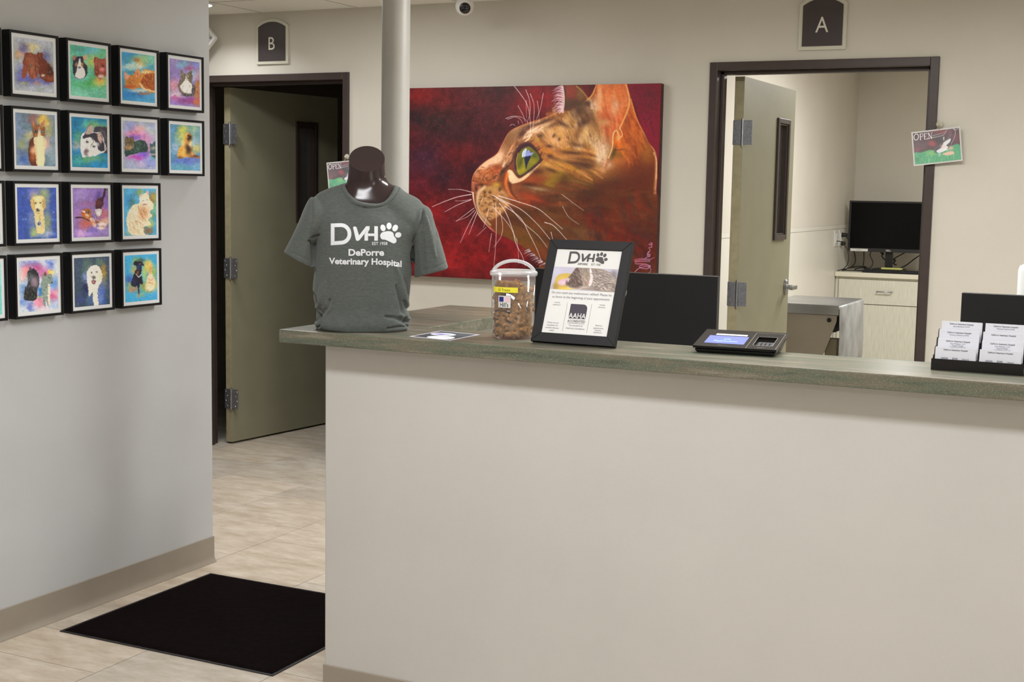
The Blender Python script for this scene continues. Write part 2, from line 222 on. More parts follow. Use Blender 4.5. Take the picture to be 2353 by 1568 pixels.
        ([(757,302),(810,285),(870,290),(905,310),(925,335)],2.6),([(772,308),(830,290),(870,310),(888,345)],2.6),([(790,355),(812,345),(832,358)],2.4),([(850,320),(856,345)],2.4)]: c.stroke(p,W,w*1.25,w*.7,.85,.6)
    # signature scrawl
    S=(206,140,190)
    k=lambda L:[((x/7.467+1400-930)*3.267,(y/7.467+450-180)*3.267) for x,y in L]
    c.stroke(k([(440,1305),(520,1240),(640,1215),(700,1240),(715,1290),(680,1325)]),S,4,3,.9); c.stroke(k([(700,1200),(660,1250),(560,1245),(520,1215),(560,1190),(690,1195),(700,1220),(620,1170),(460,1170),(460,1140),(560,1125),(690,1130),(680,1110),(560,1100),(450,1125),(450,1100),(560,1080),(700,1090),(768,1060)]),S,4,3,.9)
    c.stroke(k([(615,1085),(650,1050),(700,1045),(650,1020),(680,1000),(705,1020),(650,1000),(690,960),(660,975),(700,940),(690,910),(680,890),(735,880),(720,850),(740,820),(710,805),(735,840),(680,830),(700,850)]),S,4,3,.9)
    c.noise(10,.10,2)
    return c
# ---------------------------------------------------------------- the pet portraits: soft watercolour blots, then the animals
def hx(s): return tuple(int(s[i:i+2],16) for i in (0,2,4))
def run(c,prog):
    for o in prog:
        k=o[0]
        if k=='b': c.blob(o[1],o[2],o[3],o[4],hx(o[5]),o[6] if len(o)>6 else .85,o[7] if len(o)>7 else 0,1.4)
        elif k=='p': c.poly(o[1],hx(o[2]),(o[3] if len(o)>3 else 2)*.55,o[4] if len(o)>4 else 1)
        elif k=='s': c.stroke(o[1],hx(o[2]),o[3],o[4] if len(o)>4 else None,o[5] if len(o)>5 else .9,.5)
        elif k=='d': c.dabs(o[1],o[2],o[3],o[4],o[5],[hx(q) for q in o[6].split()],o[7] if len(o)>7 else .6,o[8] if len(o)>8 else 25)
        elif k=='n':
            if o[1]<=40: c.warp(26,14); c.warp(9,7)
            c.noise(o[1],o[2]*1.3,3,(1,.7,1.2)); c.noise(o[1]*.4,o[2]*.9,2)
        elif k=='e': # an eye: dark ring, coloured iris, pupil
            c.blob(o[1],o[2],o[3]*1.5,o[3]*1.3,(30,24,24),.9,0,3); c.blob(o[1],o[2],o[3],o[3]*.9,hx(o[4]),.95,0,3); c.blob(o[1],o[2],o[3]*.4,o[3]*.7,(16,14,18),.9,0,3)
PR={}
PR[0,1]=(0,'a6aeb8',[('n',160,.12),('b',260,300,70,50,'c8be6a',.6),('b',330,300,60,40,'d8c878',.5),('b',230,310,50,60,'5a50a0',.7),('b',440,400,60,60,'4c4c86',.7),('b',220,560,60,80,'6468b4',.8),('b',300,620,120,50,'5454a8',.8),('b',480,620,60,50,'4a4696',.8),('b',360,650,30,16,'d09060',.7),('b',180,370,40,40,'c89a70',.8),('b',240,650,40,20,'b8b860',.6),('n',40,.12),
 ('p',[(400,400),(470,440),(540,560),(540,640),(460,640),(400,590),(370,500)],'6a3222',4),('b',500,540,30,60,'3c2420',.8),('b',500,610,40,26,'9a5236',.8),('p',[(250,360),(300,350),(360,370),(420,350),(430,400),(400,450),(380,560),(340,610),(300,600),(270,530),(230,480),(230,420)],'7c3e2c',4),('p',[(230,480),(220,600),(260,590),(270,500)],'8c4a34',3),
 ('p',[(375,350),(420,370),(430,460),(400,480),(370,430)],'6a3222',3),('b',300,430,40,40,'9c5a40',.8),('b',320,520,24,60,'a86a4c',.8),('e',305,486,9,'a8b8a0'),('e',362,500,8,'a8b8a0'),('b',345,590,14,14,'c0604c'),('b',430,580,18,12,'e8e0d0',.9),('d',[(230,370),(420,350),(420,560),(540,620),(300,610)],110,40,5,75,'a46848 5a2a1e c08a68 7a3c2a',.5)])
PR[0,2]=(0,'66bca4',[('n',150,.12),('b',780,320,60,40,'4a8c84',.7),('b',900,330,70,50,'62b0d0',.7),('b',880,460,60,60,'7cb890',.8),('b',930,430,50,60,'d0c85a',.7),('b',1060,360,60,50,'80c090',.6),('b',900,640,160,60,'50a860',.9),('b',800,600,90,40,'70b8c8',.7),('b',990,620,50,30,'e0a050',.85),('b',1000,660,60,30,'d8c060',.8),('b',800,760,140,50,'84ccb4',.8),('b',1040,740,80,60,'70b89c',.8),('b',1060,560,50,60,'a0c060',.7),('n',40,.1),('s',[(860,700),(890,760),(920,800)],'3c8a58',4),('s',[(800,690),(850,720)],'3c8a58',4),
 ('p',[(735,400),(780,390),(830,390),(840,450),(870,490),(870,560),(850,600),(800,615),(750,600),(728,540),(728,450)],'2c2a3c',3),('p',[(775,480),(795,400),(815,480),(840,520),(850,590),(800,612),(750,590),(765,530)],'e4e4ea',3),('p',[(828,390),(872,372),(860,420),(835,420)],'c8a080',2),('p',[(728,390),(760,380),(750,420),(730,430)],'a07060',2),('b',762,470,14,20,'b88a50'),('b',822,470,12,22,'b88a50'),('e',770,440,6,'603828'),('e',812,440,6,'603828'),('b',795,500,13,10,'20202c'),('b',795,530,26,22,'f0f0f4',.8),('b',800,580,34,26,'e8ece8',.8),
 ('p',[(940,400),(1000,410),(1060,420),(1085,470),(1070,560),(1040,600),(1000,620),(960,580),(945,500)],'8c4438',4),('b',980,450,30,30,'a86050',.8),('b',1050,440,34,30,'b0604a',.8),('b',1020,520,24,22,'e08890',.95),('b',1026,488,12,8,'40202a'),('b',1010,590,34,18,'e8dcd0',.85),('b',960,540,20,40,'6a3028',.8),('d',[(940,400),(1080,430),(1060,600),(960,590)],70,30,4,80,'c07a60 6a2c26 d89a80 8c4438',.6)])
PR[0,3]=(0,'4c9cc4',[('n',150,.12),('b',1300,380,80,50,'3c8cc8',.8),('b',1420,420,110,50,'b0c878',.7),('b',1530,420,60,50,'70b8a0',.7),('b',1365,430,24,22,'b85a30',.85),('b',1400,470,40,30,'d8b050',.7),('b',1320,490,120,30,'dce4dc',.8),('b',1290,760,90,60,'3078bc',.9),('b',1480,800,110,50,'4c98c8',.9),('b',1400,770,50,30,'3060a0',.6),('n',36,.1),
 ('p',[(1245,540),(1290,580),(1340,560),(1385,512),(1400,570),(1440,520),(1520,530),(1570,560),(1575,740),(1480,740),(1400,700),(1330,720),(1270,700),(1250,640)],'c8803c',3),('p',[(1410,640),(1440,580),(1500,555),(1568,580),(1568,720),(1480,715),(1430,690)],'9c4c24',5),('b',1450,545,70,16,'f0d8a8',.8),('p',[(1240,545),(1290,585),(1275,620),(1255,600)],'e0a090',2),('p',[(1340,560),(1386,512),(1400,570),(1370,600)],'d89060',2),('b',1310,640,40,40,'b06c34',.8),('b',1290,690,60,14,'b04c2c',.8),('b',1400,730,100,16,'e8d8c0',.7),('s',[(1400,660),(1440,710),(1570,745)],'f0d0a0',14,8),('s',[(1290,650),(1330,665)],'50281c',4),('b',1450,760,60,12,'c06030',.7),('d',[(1290,560),(1400,540),(1560,560),(1570,720),(1320,690)],150,34,4,65,'e0a860 8c4420 f0cc90 6a3018',.5)])
PR[0,4]=(0,'8a7ab4',[('n',150,.12),('b',1760,440,50,40,'9484b8',.8),('b',1830,470,60,40,'78b0d0',.8),('b',1900,510,50,36,'a84070',.8),('b',1960,460,50,40,'7c88c8',.8),('b',1930,570,60,50,'88c0d0',.7),('b',1980,600,40,60,'d090a0',.6),('b',1740,680,50,60,'d89090',.7),('b',1760,780,60,40,'e8d8dc',.8),('b',1750,800,50,20,'b04890',.8),('b',1880,830,120,30,'8c3c80',.8),('b',1990,840,50,40,'d8743c',.8),('b',1960,700,60,60,'6888c0',.5),('n',36,.12),
 ('p',[(1950,650),(2012,650),(2012,790),(1940,790)],'a87050',4),('d',[(1950,650),(2012,650),(2012,790),(1940,790)],50,26,4,60,'d8a078 6a3828 e8c0a0',.6),('p',[(1810,520),(1840,560),(1880,555),(1915,530),(1925,600),(1915,650),(1940,700),(1945,770),(1900,790),(1830,780),(1780,700),(1790,640),(1805,600)],'6c6258',3),('p',[(1860,580),(1885,640),(1910,660),(1920,720),(1900,770),(1840,750),(1800,690),(1830,650),(1850,620)],'f2ece2',3),('b',1935,720,16,40,'2c2c3c',.9),('b',1880,775,50,14,'30303c',.8),('e',1838,600,8,'b8c070'),('e',1890,600,8,'b8c070'),('b',1864,632,6,6,'d08888'),('d',[(1800,560),(1920,560),(1910,620),(1810,630)],60,20,4,70,'302c28 a89c88 e0d8c8',.6),('d',[(1800,680),(1940,690),(1930,780),(1820,780)],50,30,4,80,'ffffff 40404c d8d0c8',.6)])
PR[1,1]=(0,'6c8298',[('n',150,.14),('b',330,1010,60,50,'a05850',.6),('b',430,1030,50,60,'e8c050',.9),('b',480,1120,40,90,'c8b460',.6),('b',290,1180,40,40,'d8c080',.7),('b',220,1280,40,70,'b0a850',.5),('b',240,1420,50,50,'4464b0',.8),('b',500,1340,60,90,'a0b0b8',.6),('b',470,1250,30,50,'e0a890',.6),('b',520,1440,60,40,'88a4b8',.7),('b',220,1340,40,30,'5060a8',.6),('n',36,.12),
 ('p',[(318,1030),(350,1060),(370,1075),(410,1070),(440,1025),(448,1100),(450,1160),(430,1200),(390,1215),(340,1200),(325,1160),(322,1100)],'8c5a38',3),('p',[(300,1230),(340,1200),(360,1290),(370,1480),(310,1480),(280,1380),(285,1290)],'5a3020',4),('p',[(340,1200),(430,1190),(460,1250),(450,1340),(440,1480),(370,1480),(350,1330),(340,1260)],'e4c8a4',4),('p',[(318,1030),(345,1060),(330,1090)],'c07858',2),('p',[(440,1025),(445,1090),(420,1070)],'d08860',2),('b',392,1150,14,34,'f0e4d4',.9),('b',350,1150,20,20,'6c4028',.7),('b',428,1145,18,18,'b87848',.8),('e',352,1142,12,'6c9a84'),('e',424,1142,12,'88b0b4'),('b',395,1186,9,7,'9c4a40'),('b',340,1330,34,40,'e8b890',.9),('b',330,1400,24,40,'b8683c',.7),('b',428,1330,26,36,'ecc8a8',.9),('p',[(368,1205),(425,1205),(436,1485),(384,1485)],'f0e0b0',2,.9),('d',[(325,1070),(445,1070),(440,1180),(330,1180)],60,24,4,75,'3c241c c89468 e0b890',.6)])
PR[1,2]=(0,'2c7cac',[('n',150,.15),('b',800,1040,60,50,'2470a4',.9),('b',900,1060,80,40,'6cb070',.7),('b',850,1050,30,30,'50b8c0',.6),('b',1050,1060,60,50,'3890b4',.8),('b',780,1200,40,60,'70a860',.6),('b',760,1280,40,40,'d8b8a8',.6),('b',900,1420,120,40,'a0c850',.6),('b',1000,1460,120,40,'2c88bc',.9),('b',780,1440,60,40,'40a0a0',.8),('b',980,1090,110,30,'a0b860',.6),('n',36,.14),
 ('p',[(940,1110),(1010,1090),(1090,1130),(1092,1330),(1030,1350),(960,1260)],'44404c',5),('p',[(880,1090),(925,1080),(935,1150),(1010,1150),(1050,1260),(1060,1330),(960,1380),(880,1390),(830,1400),(805,1330),(805,1230),(820,1170),(850,1140)],'e2e0e0',3),('p',[(850,1165),(940,1155),(1010,1190),(1045,1320),(990,1330),(950,1240),(900,1200),(830,1210)],'3c3a48',4),('p',[(845,1165),(885,1090),(922,1080),(928,1150)],'b8a49c',2),('p',[(972,1170),(1000,1150),(1020,1200),(1010,1260),(985,1230)],'c8a8a0',2),('s',[(845,1168),(885,1090),(924,1080)],'3c3a48',5),('s',[(972,1168),(1004,1152),(1024,1210)],'3c3a48',5),('b',890,1225,22,18,'f0eef0',.9),('b',955,1270,34,20,'f0eef0',.9),('s',[(905,1190),(930,1240),(900,1300)],'3c3a48',7,4),('e',870,1245,9,'80a0c0'),('e',938,1290,9,'80a0c0'),('b',865,1350,22,30,'2c2430'),('b',866,1352,10,16,'a06070',.9),('b',920,1360,50,20,'f4f2f2',.7),('d',[(1000,1120),(1090,1150),(1090,1330),(1040,1330)],60,34,5,65,'6c6a74 2c2a34 8c8a94',.6)])
PR[1,3]=(0,'a8b0cc',[('n',150,.1),('b',1300,1090,60,50,'8c90d4',.7),('b',1400,1120,50,40,'e8a8a8',.8),('b',1330,1170,80,40,'e880a8',.8),('b',1440,1200,80,50,'d888c0',.8),('b',1530,1080,50,50,'98a0d0',.7),('b',1500,1130,40,40,'c0d0c8',.6),('b',1330,1200,60,30,'7050b8',.8),('b',1360,1400,80,34,'c83cb0',.85),('b',1440,1360,60,40,'7050c8',.8),('b',1300,1470,80,50,'a8b0d8',.8),('b',1500,1450,80,50,'8890d8',.8),('b',1410,1470,40,30,'c0b0e0',.8),('b',1540,1400,30,30,'40a0b0',.6),('b',1480,1300,30,50,'e080b8',.7),('n',36,.1),
 ('p',[(1252,1200),(1290,1210),(1330,1200),(1340,1240),(1400,1225),(1450,1240),(1480,1290),(1470,1340),(1400,1350),(1300,1375),(1252,1380)],'2c4440',4),('p',[(1252,1200),(1290,1210),(1330,1200),(1340,1270),(1330,1310),(1280,1330),(1252,1320)],'6c5c44',3),('b',1290,1300,36,18,'d0a87c',.8),('e',1272,1248,6,'b0b860'),('e',1308,1250,6,'b0b860'),('b',1290,1270,6,5,'a06858'),('p',[(1498,1260),(1520,1270),(1545,1235),(1575,1235),(1575,1390),(1530,1400),(1500,1350)],'3c5c64',3),('b',1535,1310,36,20,'b8b0a4',.7),('s',[(1510,1310),(1540,1325),(1565,1305)],'20343c',4),('e',1520,1292,6,'90b8b0'),('e',1558,1290,6,'90b8b0'),('b',1535,1370,36,10,'d0b8b0',.8),('d',[(1340,1240),(1470,1250),(1470,1340),(1260,1370)],110,30,4,70,'1c302c 6c8878 4c6860 a0b8a0',.6),('d',[(1255,1205),(1335,1205),(1325,1310),(1260,1310)],40,18,4,70,'201c18 a89070',.6)])
PR[1,4]=(0,'5c90b8',[('n',150,.12),('b',1830,1110,50,40,'c8c850',.8),('b',1830,1200,60,60,'d8c840',.85),('b',1950,1120,50,60,'a8c080',.7),('b',1780,1220,40,50,'88b4b0',.6),('b',1950,1230,60,60,'a0b8b8',.7),('b',1960,1310,50,40,'e0c870',.8),('b',1750,1300,40,50,'a8b8d0',.7),('b',1850,1440,120,40,'5c68c0',.85),('b',1960,1430,50,40,'7078c4',.8),('b',1800,1500,90,40,'60a0b8',.8),('b',1960,1490,60,40,'7cb0d8',.8),('b',1980,1160,30,60,'6898b8',.6),('n',36,.12),
 ('p',[(1855,1160),(1885,1150),(1920,1180),(1915,1240),(1910,1300),(1950,1370),(2000,1385),(1990,1405),(1900,1400),(1850,1400),(1790,1415),(1770,1380),(1790,1310),(1820,1270),(1840,1220)],'d8a050',3),('b',1893,1205,24,34,'282020',.95),('b',1870,1180,12,20,'e0b070',.8),('b',1880,1320,34,46,'241c24',.9),('b',1830,1340,30,40,'e8b458',.9),('b',1830,1260,14,26,'f0d8a0',.7),('b',1905,1265,16,30,'f0dcb0',.8),('b',1950,1390,46,14,'40303c',.8),('b',1800,1400,26,12,'4c3c40',.8),('b',1920,1390,20,12,'a05840',.8),('e',1880,1185,5,'504030'),('e',1905,1188,5,'504030'),('d',[(1790,1300),(1850,1300),(1850,1390),(1780,1390)],24,24,4,70,'f0c880 b07c38',.6)])
PR[2,1]=(1,'3c52a0',[('n',150,.08),('b',380,190,90,60,'8c90b8',.75),('b',330,220,40,70,'7c78a8',.7),('b',440,220,40,80,'a0b050',.75),('b',350,240,30,50,'c0c070',.6),('b',460,300,30,90,'8090a8',.6),('b',330,440,50,70,'8898b0',.7),('b',460,480,50,90,'a8b068',.7),('b',400,590,80,40,'90a8c0',.8),('b',340,580,40,50,'a8b860',.7),('b',480,590,40,40,'b0b8c8',.6),('b',225,450,10,10,'6088c0'),('b',250,460,9,9,'6890c8'),('b',530,460,10,10,'6090c8'),('b',520,380,8,8,'78a0d0'),('b',560,300,7,7,'5880c0'),('b',540,600,14,14,'5c88c8'),('b',510,220,6,6,'7098c8'),('b',560,460,14,10,'4c78b8'),('n',30,.12),
 ('p',[(310,260),(340,225),(390,212),(430,225),(450,270),(452,320),(435,350),(440,420),(445,500),(440,590),(370,590),(355,520),(345,430),(335,370),(310,320)],'d8c48c',3),('p',[(312,255),(330,240),(345,290),(350,350),(330,360),(305,320)],'c8ac6c',2),('p',[(430,240),(450,270),(455,330),(435,355),(425,300)],'b89c60',2),('b',380,250,34,24,'ecdcb0',.8),('b',378,330,24,30,'f0e4c4',.8),('b',377,362,15,14,'282428'),('b',352,290,8,8,'30241c'),('b',401,288,8,8,'30241c'),('s',[(358,385),(378,395),(398,384)],'584838',3),('p',[(368,475),(385,462),(410,468),(412,510),(390,530),(368,510)],'e8e8e8',1),('b',390,495,16,20,'282830'),('s',[(395,400),(398,460)],'8c7848',3),('d',[(350,420),(440,420),(440,580),(370,580)],50,36,4,85,'f0e0b8 b89c60 a0a858',.5),('s',[(340,250),(346,340)],'7c6038',4,2,.6),('s',[(422,250),(426,330)],'7c6038',4,2,.6)])
PR[2,2]=(1,'8a70b0',[('n',150,.1),('b',800,200,60,60,'9c88c4',.8),('b',880,300,70,30,'a068a0',.7),('b',980,220,40,60,'584890',.8),('b',1050,280,40,80,'7c60ac',.8),('b',1040,400,50,50,'c87078',.8),('b',850,500,60,70,'c06058',.75),('b',780,400,40,50,'b078b8',.6),('b',860,580,100,30,'a890d0',.8),('b',930,560,60,26,'6c60b8',.7),('b',1040,570,60,40,'9c88c8',.8),('b',800,600,40,30,'d8b0c8',.6),('n',36,.12),
 ('p',[(1040,150),(1060,145),(1045,210),(1035,260),(1030,310),(1005,350),(960,345),(955,290),(980,245),(1020,230)],'402430',3),('b',985,290,30,36,'6a3838',.8),('s',[(1055,148),(1046,210),(1030,240)],'28242c',9,5),('b',1065,152,16,6,'285030'),('p',[(955,350),(1010,350),(1012,395),(985,425),(960,405)],'c8c0c4',2),('b',985,395,14,18,'f0ecec',.9),('p',[(820,360),(870,345),(905,355),(912,420),(900,460),(840,445),(815,400)],'b06030',3),('p',[(822,366),(850,372),(840,390)],'f0e8e4',2),('b',880,375,22,16,'30201c',.8),('b',868,410,20,16,'e8c8a8',.8),('s',[(755,435),(820,435),(900,470)],'2c2420',12,6),('p',[(900,440),(940,450),(960,520),(940,530),(910,490)],'d8b8a8',3,.9),('p',[(960,470),(1020,450),(1095,440),(1090,480),(1050,530),(1010,560),(980,510)],'d8a898',4,.9),('b',970,480,20,14,'50302c',.8),('b',1010,540,40,10,'f0e4e4',.8),('b',900,490,60,20,'c86840',.6),('b',1020,500,40,14,'f4ece8',.8),('d',[(820,370),(910,360),(1090,450),(1030,550),(930,520)],90,26,4,50,'50302c e8c0a0 f4ece8 a85838',.6)])
PR[2,3]=(1,'4ea4d4',[('n',150,.08),('b',1300,180,50,40,'58a8dc',.8),('b',1290,270,40,50,'3c78c0',.75),('b',1360,200,40,40,'5890a8',.7),('b',1400,180,30,30,'a0a848',.7),('b',1520,240,40,60,'905830',.8),('b',1540,230,30,50,'b0a040',.7),('b',1560,320,30,60,'88b870',.7),('b',1320,290,34,50,'4c7868',.7),('b',1480,560,50,40,'8c5c34',.8),('b',1490,490,40,30,'e0c848',.85),('b',1300,580,40,40,'80a070',.6),('b',1520,400,26,60,'88984c',.6),('b',1560,560,20,60,'50a0d0',.8),('n',30,.1),
 ('p',[(1395,215),(1440,200),(1475,165),(1490,210),(1495,250),(1530,290),(1530,340),(1500,380),(1520,420),(1480,460),(1510,500),(1440,530),(1450,600),(1520,612),(1400,617),(1310,600),(1275,540),(1265,460),(1280,390),(1330,310),(1390,290)],'ead4b8',3),('b',1440,260,36,34,'f0e0d0',.8),('p',[(1460,180),(1478,163),(1486,205)],'e0a8a0',2),('p',[(1395,215),(1420,205),(1410,235)],'e0b0a0',2),('s',[(1420,262),(1440,266)],'6c4c38',4),('s',[(1465,255),(1482,262)],'6c4c38',4),('b',1448,305,20,8,'8c4c6c',.8),('b',1430,390,44,60,'b87c50',.7),('s',[(1380,320),(1420,420),(1460,470)],'8c5838',8,4,.7),('b',1330,400,44,50,'f4e6d0',.7),('b',1340,560,60,40,'ecd0b0',.7),('s',[(1350,470),(1420,500),(1440,560)],'8c6040',6,3,.7),('d',[(1280,400),(1400,300),(1500,340),(1480,460),(1430,540),(1400,610),(1300,590)],190,40,4,60,'f8ecd8 c89870 a06c44 e8c8a0',.55)])
PR[3,1]=(1,'c4cede',[('n',150,.08),('b',300,900,90,40,'5c78c0',.8),('b',500,900,40,50,'4c68b8',.8),('b',270,960,50,60,'e07080',.8),('b',370,940,50,50,'b84480',.8),('b',230,1010,40,50,'e8a090',.6),('b',440,990,50,50,'c05090',.75),('b',500,985,30,26,'e8cc50',.9),('b',540,1100,50,70,'5888d0',.8),('b',400,1180,30,60,'2c70b0',.95),('b',240,1150,50,60,'4c78b8',.7),('b',230,1270,50,40,'6484c8',.8),('b',390,1280,60,50,'e07890',.85),('b',530,1220,40,50,'d84078',.8),('b',300,1330,30,50,'5868b8',.8),('b',540,1300,50,60,'a8b8e0',.8),('b',440,1360,60,20,'ecc8d0',.8),('b',560,1180,30,40,'e8a0b0',.7),('n',32,.1),
 ('p',[(285,960),(320,945),(360,960),(390,1020),(385,1110),(370,1180),(355,1260),(245,1255),(245,1160),(280,1080),(270,1010)],'2a2c30',3),('b',300,1030,30,36,'5c6870',.8),('b',345,1080,34,50,'a890a0',.8),('p',[(290,965),(300,930),(318,960)],'504858',2),('e',292,1020,6,'c09060'),('b',300,1200,50,40,'20241c',.9),('p',[(415,1060),(425,1000),(450,975),(470,1010),(510,1000),(525,1060),(520,1090),(495,1110),(495,1200),(490,1310),(470,1310),(460,1240),(450,1320),(430,1300),(418,1180),(405,1110)],'7c8c84',3),('p',[(436,1010),(452,975),(470,1015)],'784048',2),('p',[(480,1110),(500,1130),(495,1300),(480,1290)],'e8d8c0',3),('e',490,1048,8,'b8d0d0'),('b',515,1085,8,8,'504040'),('d',[(415,1030),(510,1020),(490,1290),(430,1290)],100,26,4,30,'c0ccb8 485450 a0b0a4',.6),('d',[(280,970),(390,1020),(370,1250),(250,1240)],80,30,4,75,'9c98a8 101418 585c64 c8a8b0',.5),('s',[(370,1232),(420,1228)],'a8c850',6)])
PR[3,2]=(1,'3c4c60',[('n',150,.1),('b',870,900,40,60,'60786c',.7),('b',840,980,30,60,'587470',.6),('b',990,880,40,30,'688878',.7),('b',1030,970,30,70,'b08c34',.85),('b',1045,1060,20,60,'a09448',.6),('b',850,1030,24,50,'8090d0',.8),('b',860,1150,30,60,'202a58',.9),('b',1010,1200,40,90,'4c6cc0',.9),('b',900,1240,40,60,'506ca0',.7),('b',1030,1270,30,40,'3054a8',.8),('b',800,1260,40,40,'3c4484',.8),('b',1000,1100,60,50,'7c88b8',.5),('n',30,.1),
 ('p',[(880,950),(920,915),(960,910),(1000,940),(1020,1010),(1010,1080),(985,1120),(975,1200),(985,1310),(940,1318),(930,1250),(925,1180),(890,1230),(880,1150),(870,1080),(865,1000)],'ece6d4',4),('b',930,960,40,34,'f6f2e6',.8),('b',935,1035,18,18,'1c1c24'),('b',912,985,8,9,'30282c',.9),('b',968,980,8,8,'504440',.8),('p',[(918,1065),(955,1065),(950,1095),(935,1102),(922,1092)],'401c24',2),('b',938,1082,12,12,'d87884'),('b',890,1060,20,34,'f8f4ea',.7),('b',1000,1040,20,40,'d8ccb0',.7),('b',1005,1250,24,50,'8c9cd0',.6),('d',[(880,940),(1000,940),(1010,1090),(960,1300),(900,1180)],110,34,4,80,'ffffff c8bca0 e8e0cc a0a4b8',.5)])
PR[3,3]=(1,'44a4d8',[('n',150,.06),('b',1370,870,40,34,'90a850',.8),('b',1410,880,40,30,'30403c',.7),('b',1340,960,30,50,'c8a848',.8),('b',1300,1060,40,50,'3c4ca8',.75),('b',1300,1120,40,40,'a0a858',.7),('b',1440,1000,30,60,'c8cc58',.7),('b',1480,920,40,60,'e8c048',.85),('b',1540,980,30,60,'a0b050',.8),('b',1340,1150,50,30,'c07848',.7),('b',1500,1120,60,50,'e8b040',.85),('b',1440,1130,34,50,'90b050',.75),('b',1560,1100,24,40,'c8c858',.7),('b',1400,1210,40,20,'b0b868',.6),('n',30,.08),
 ('p',[(1335,905),(1350,870),(1385,875),(1415,880),(1440,915),(1415,915),(1415,960),(1410,1010),(1425,1060),(1425,1110),(1395,1100),(1390,1200),(1380,1200),(1372,1120),(1345,1130),(1310,1100),(1325,1040),(1350,980),(1365,930)],'22202e',2.5),('b',1385,930,16,30,'384878',.8),('s',[(1360,1000),(1385,1028),(1412,1005)],'e8e8ec',8),('b',1375,985,12,20,'8c5434',.8),('s',[(1384,1190),(1384,1240)],'c07850',10,6),('b',1400,900,6,5,'a08050'),('s',[(1420,1100),(1450,1165)],'a05c38',8,5),('b',1345,1080,24,30,'283058',.8),
 ('p',[(1480,1020),(1500,960),(1490,900),(1510,900),(1520,1000),(1545,1050),(1550,1120),(1520,1160),(1480,1170),(1455,1140),(1465,1060)],'f0c8a0',3),('b',1510,1040,26,24,'f0ccb0',.9),('b',1505,950,10,40,'d0843c',.8),('s',[(1480,1040),(1510,1060),(1538,1040)],'b06c48',4),('s',[(1490,1080),(1530,1100)],'b06c48',5),('b',1500,1140,40,20,'f4e0c0',.8),('s',[(1455,1120),(1470,1165),(1520,1168)],'c89868',3)])
for r,(t,col) in enumerate([(0,'b0b4b8'),(0,'9aa0a8'),(1,'5cc0bc'),(1,'78c8c4')]): PR[r,0]=(t,col,[('n',60,.15),('b',10,640 if t==0 else 300+600*(r-2),60,120,'a8d0d0' if t else 'c0c0c0',.5),('b',14,900 if r==1 else 500,30,90,'58a8b8' if t else 'b08c80',.4)])
def paint_print(r,k,b):
    t,col,prog=PR[r,k]; c=Cv(*b,2.2,hx(col),(4.355,0,40 if t==0 else 400),7+r*5+k); run(c,prog)
    x0,y0,x1,y1=b; k,ox,oy=c.T; R=[((x-ox)*k,(y-oy)*k) for x,y in ((x0,y0),(x1,y0),(x1,y1),(x0,y1))]; cols=[tuple(c.a[c.r.randint(c.h),c.r.randint(c.w)]) for _ in range(14)]
    c.dabs(R,170,16,5,70,cols,.28,80,.8); c.warp(14,5); c.warp(5,3.2); c.noise(7,.10,2); return c
# the sleeping tabby on the poster (drawing units of a 5.808x look at the poster)
def paint_tabby():
    c=Cv(1245,608,1430,680,3,(176,172,188),(5.808,1180,540),4)
    run(c,[('b',520,470,90,60,'b8b6c8',.8),('b',1330,480,60,60,'a8a8b8',.6),('p',[(500,720),(520,600),(580,520),(740,512),(760,600),(640,730)],'b89c50',5),('b',620,600,60,50,'c8ac5c',.8),('b',520,690,40,50,'8c7444',.7),('b',690,712,110,14,'d8b848',.9),
     ('p',[(700,580),(740,520),(800,440),(830,425),(900,430),(1000,430),(1160,450),(1260,490),(1330,540),(1375,600),(1330,770),(1080,745),(860,725),(700,690)],'8c8078',3),('p',[(700,570),(760,500),(820,430),(870,500),(880,580),(900,640),(870,700),(740,690),(690,650)],'5c4c46',6),
     ('p',[(555,625),(590,595),(660,580),(720,575),(690,640),(620,672),(575,660)],'c0a4b0',3),('b',630,630,40,20,'d8b8c4',.7),('b',680,640,16,30,'4c4040',.8),('p',[(1010,440),(1040,560),(1010,670),(970,660),(1000,560),(990,470)],'d4cccc',4),('b',960,640,24,16,'a06c58',.9),('b',930,560,60,60,'9c8878',.7),
     ('s',[(880,540),(910,570),(950,590)],'30282c',8,5),('s',[(830,640),(860,660),(900,668)],'30282c',7,4),('b',1250,560,90,60,'988c88',.6),('b',1320,520,40,50,'6c6468',.7),('b',900,700,70,20,'a8988c',.8),('b',1180,640,130,30,'a89c94',.7),
     ('d',[(720,560),(830,430),(1000,440),(980,640),(860,700),(720,680)],150,40,6,60,'3c302e b8a898 7c6c60 d0c4b8 54443e',.6),('d',[(1030,460),(1250,490),(1370,600),(1340,740),(1080,740),(1030,660)],230,60,7,35,'b8aca4 5c5250 d8ccc4 443c3c 988c84',.6),('s',[(1060,700),(1140,640),(1260,610)],'4c4240',9,6,.7),('s',[(1100,730),(1200,660),(1320,650)],'4c4240',9,6,.7),('s',[(1090,520),(1180,490),(1280,500)],'5c5250',9,5,.6),('s',[(1080,580),(1180,550),(1300,560)],'5c5250',9,5,.6),('s',[(820,740),(900,700),(1000,690)],'d0c0b4',9,6,.6),('s',[(860,500),(900,560),(960,620)],'d8ccc0',6,3,.5)])
    return c
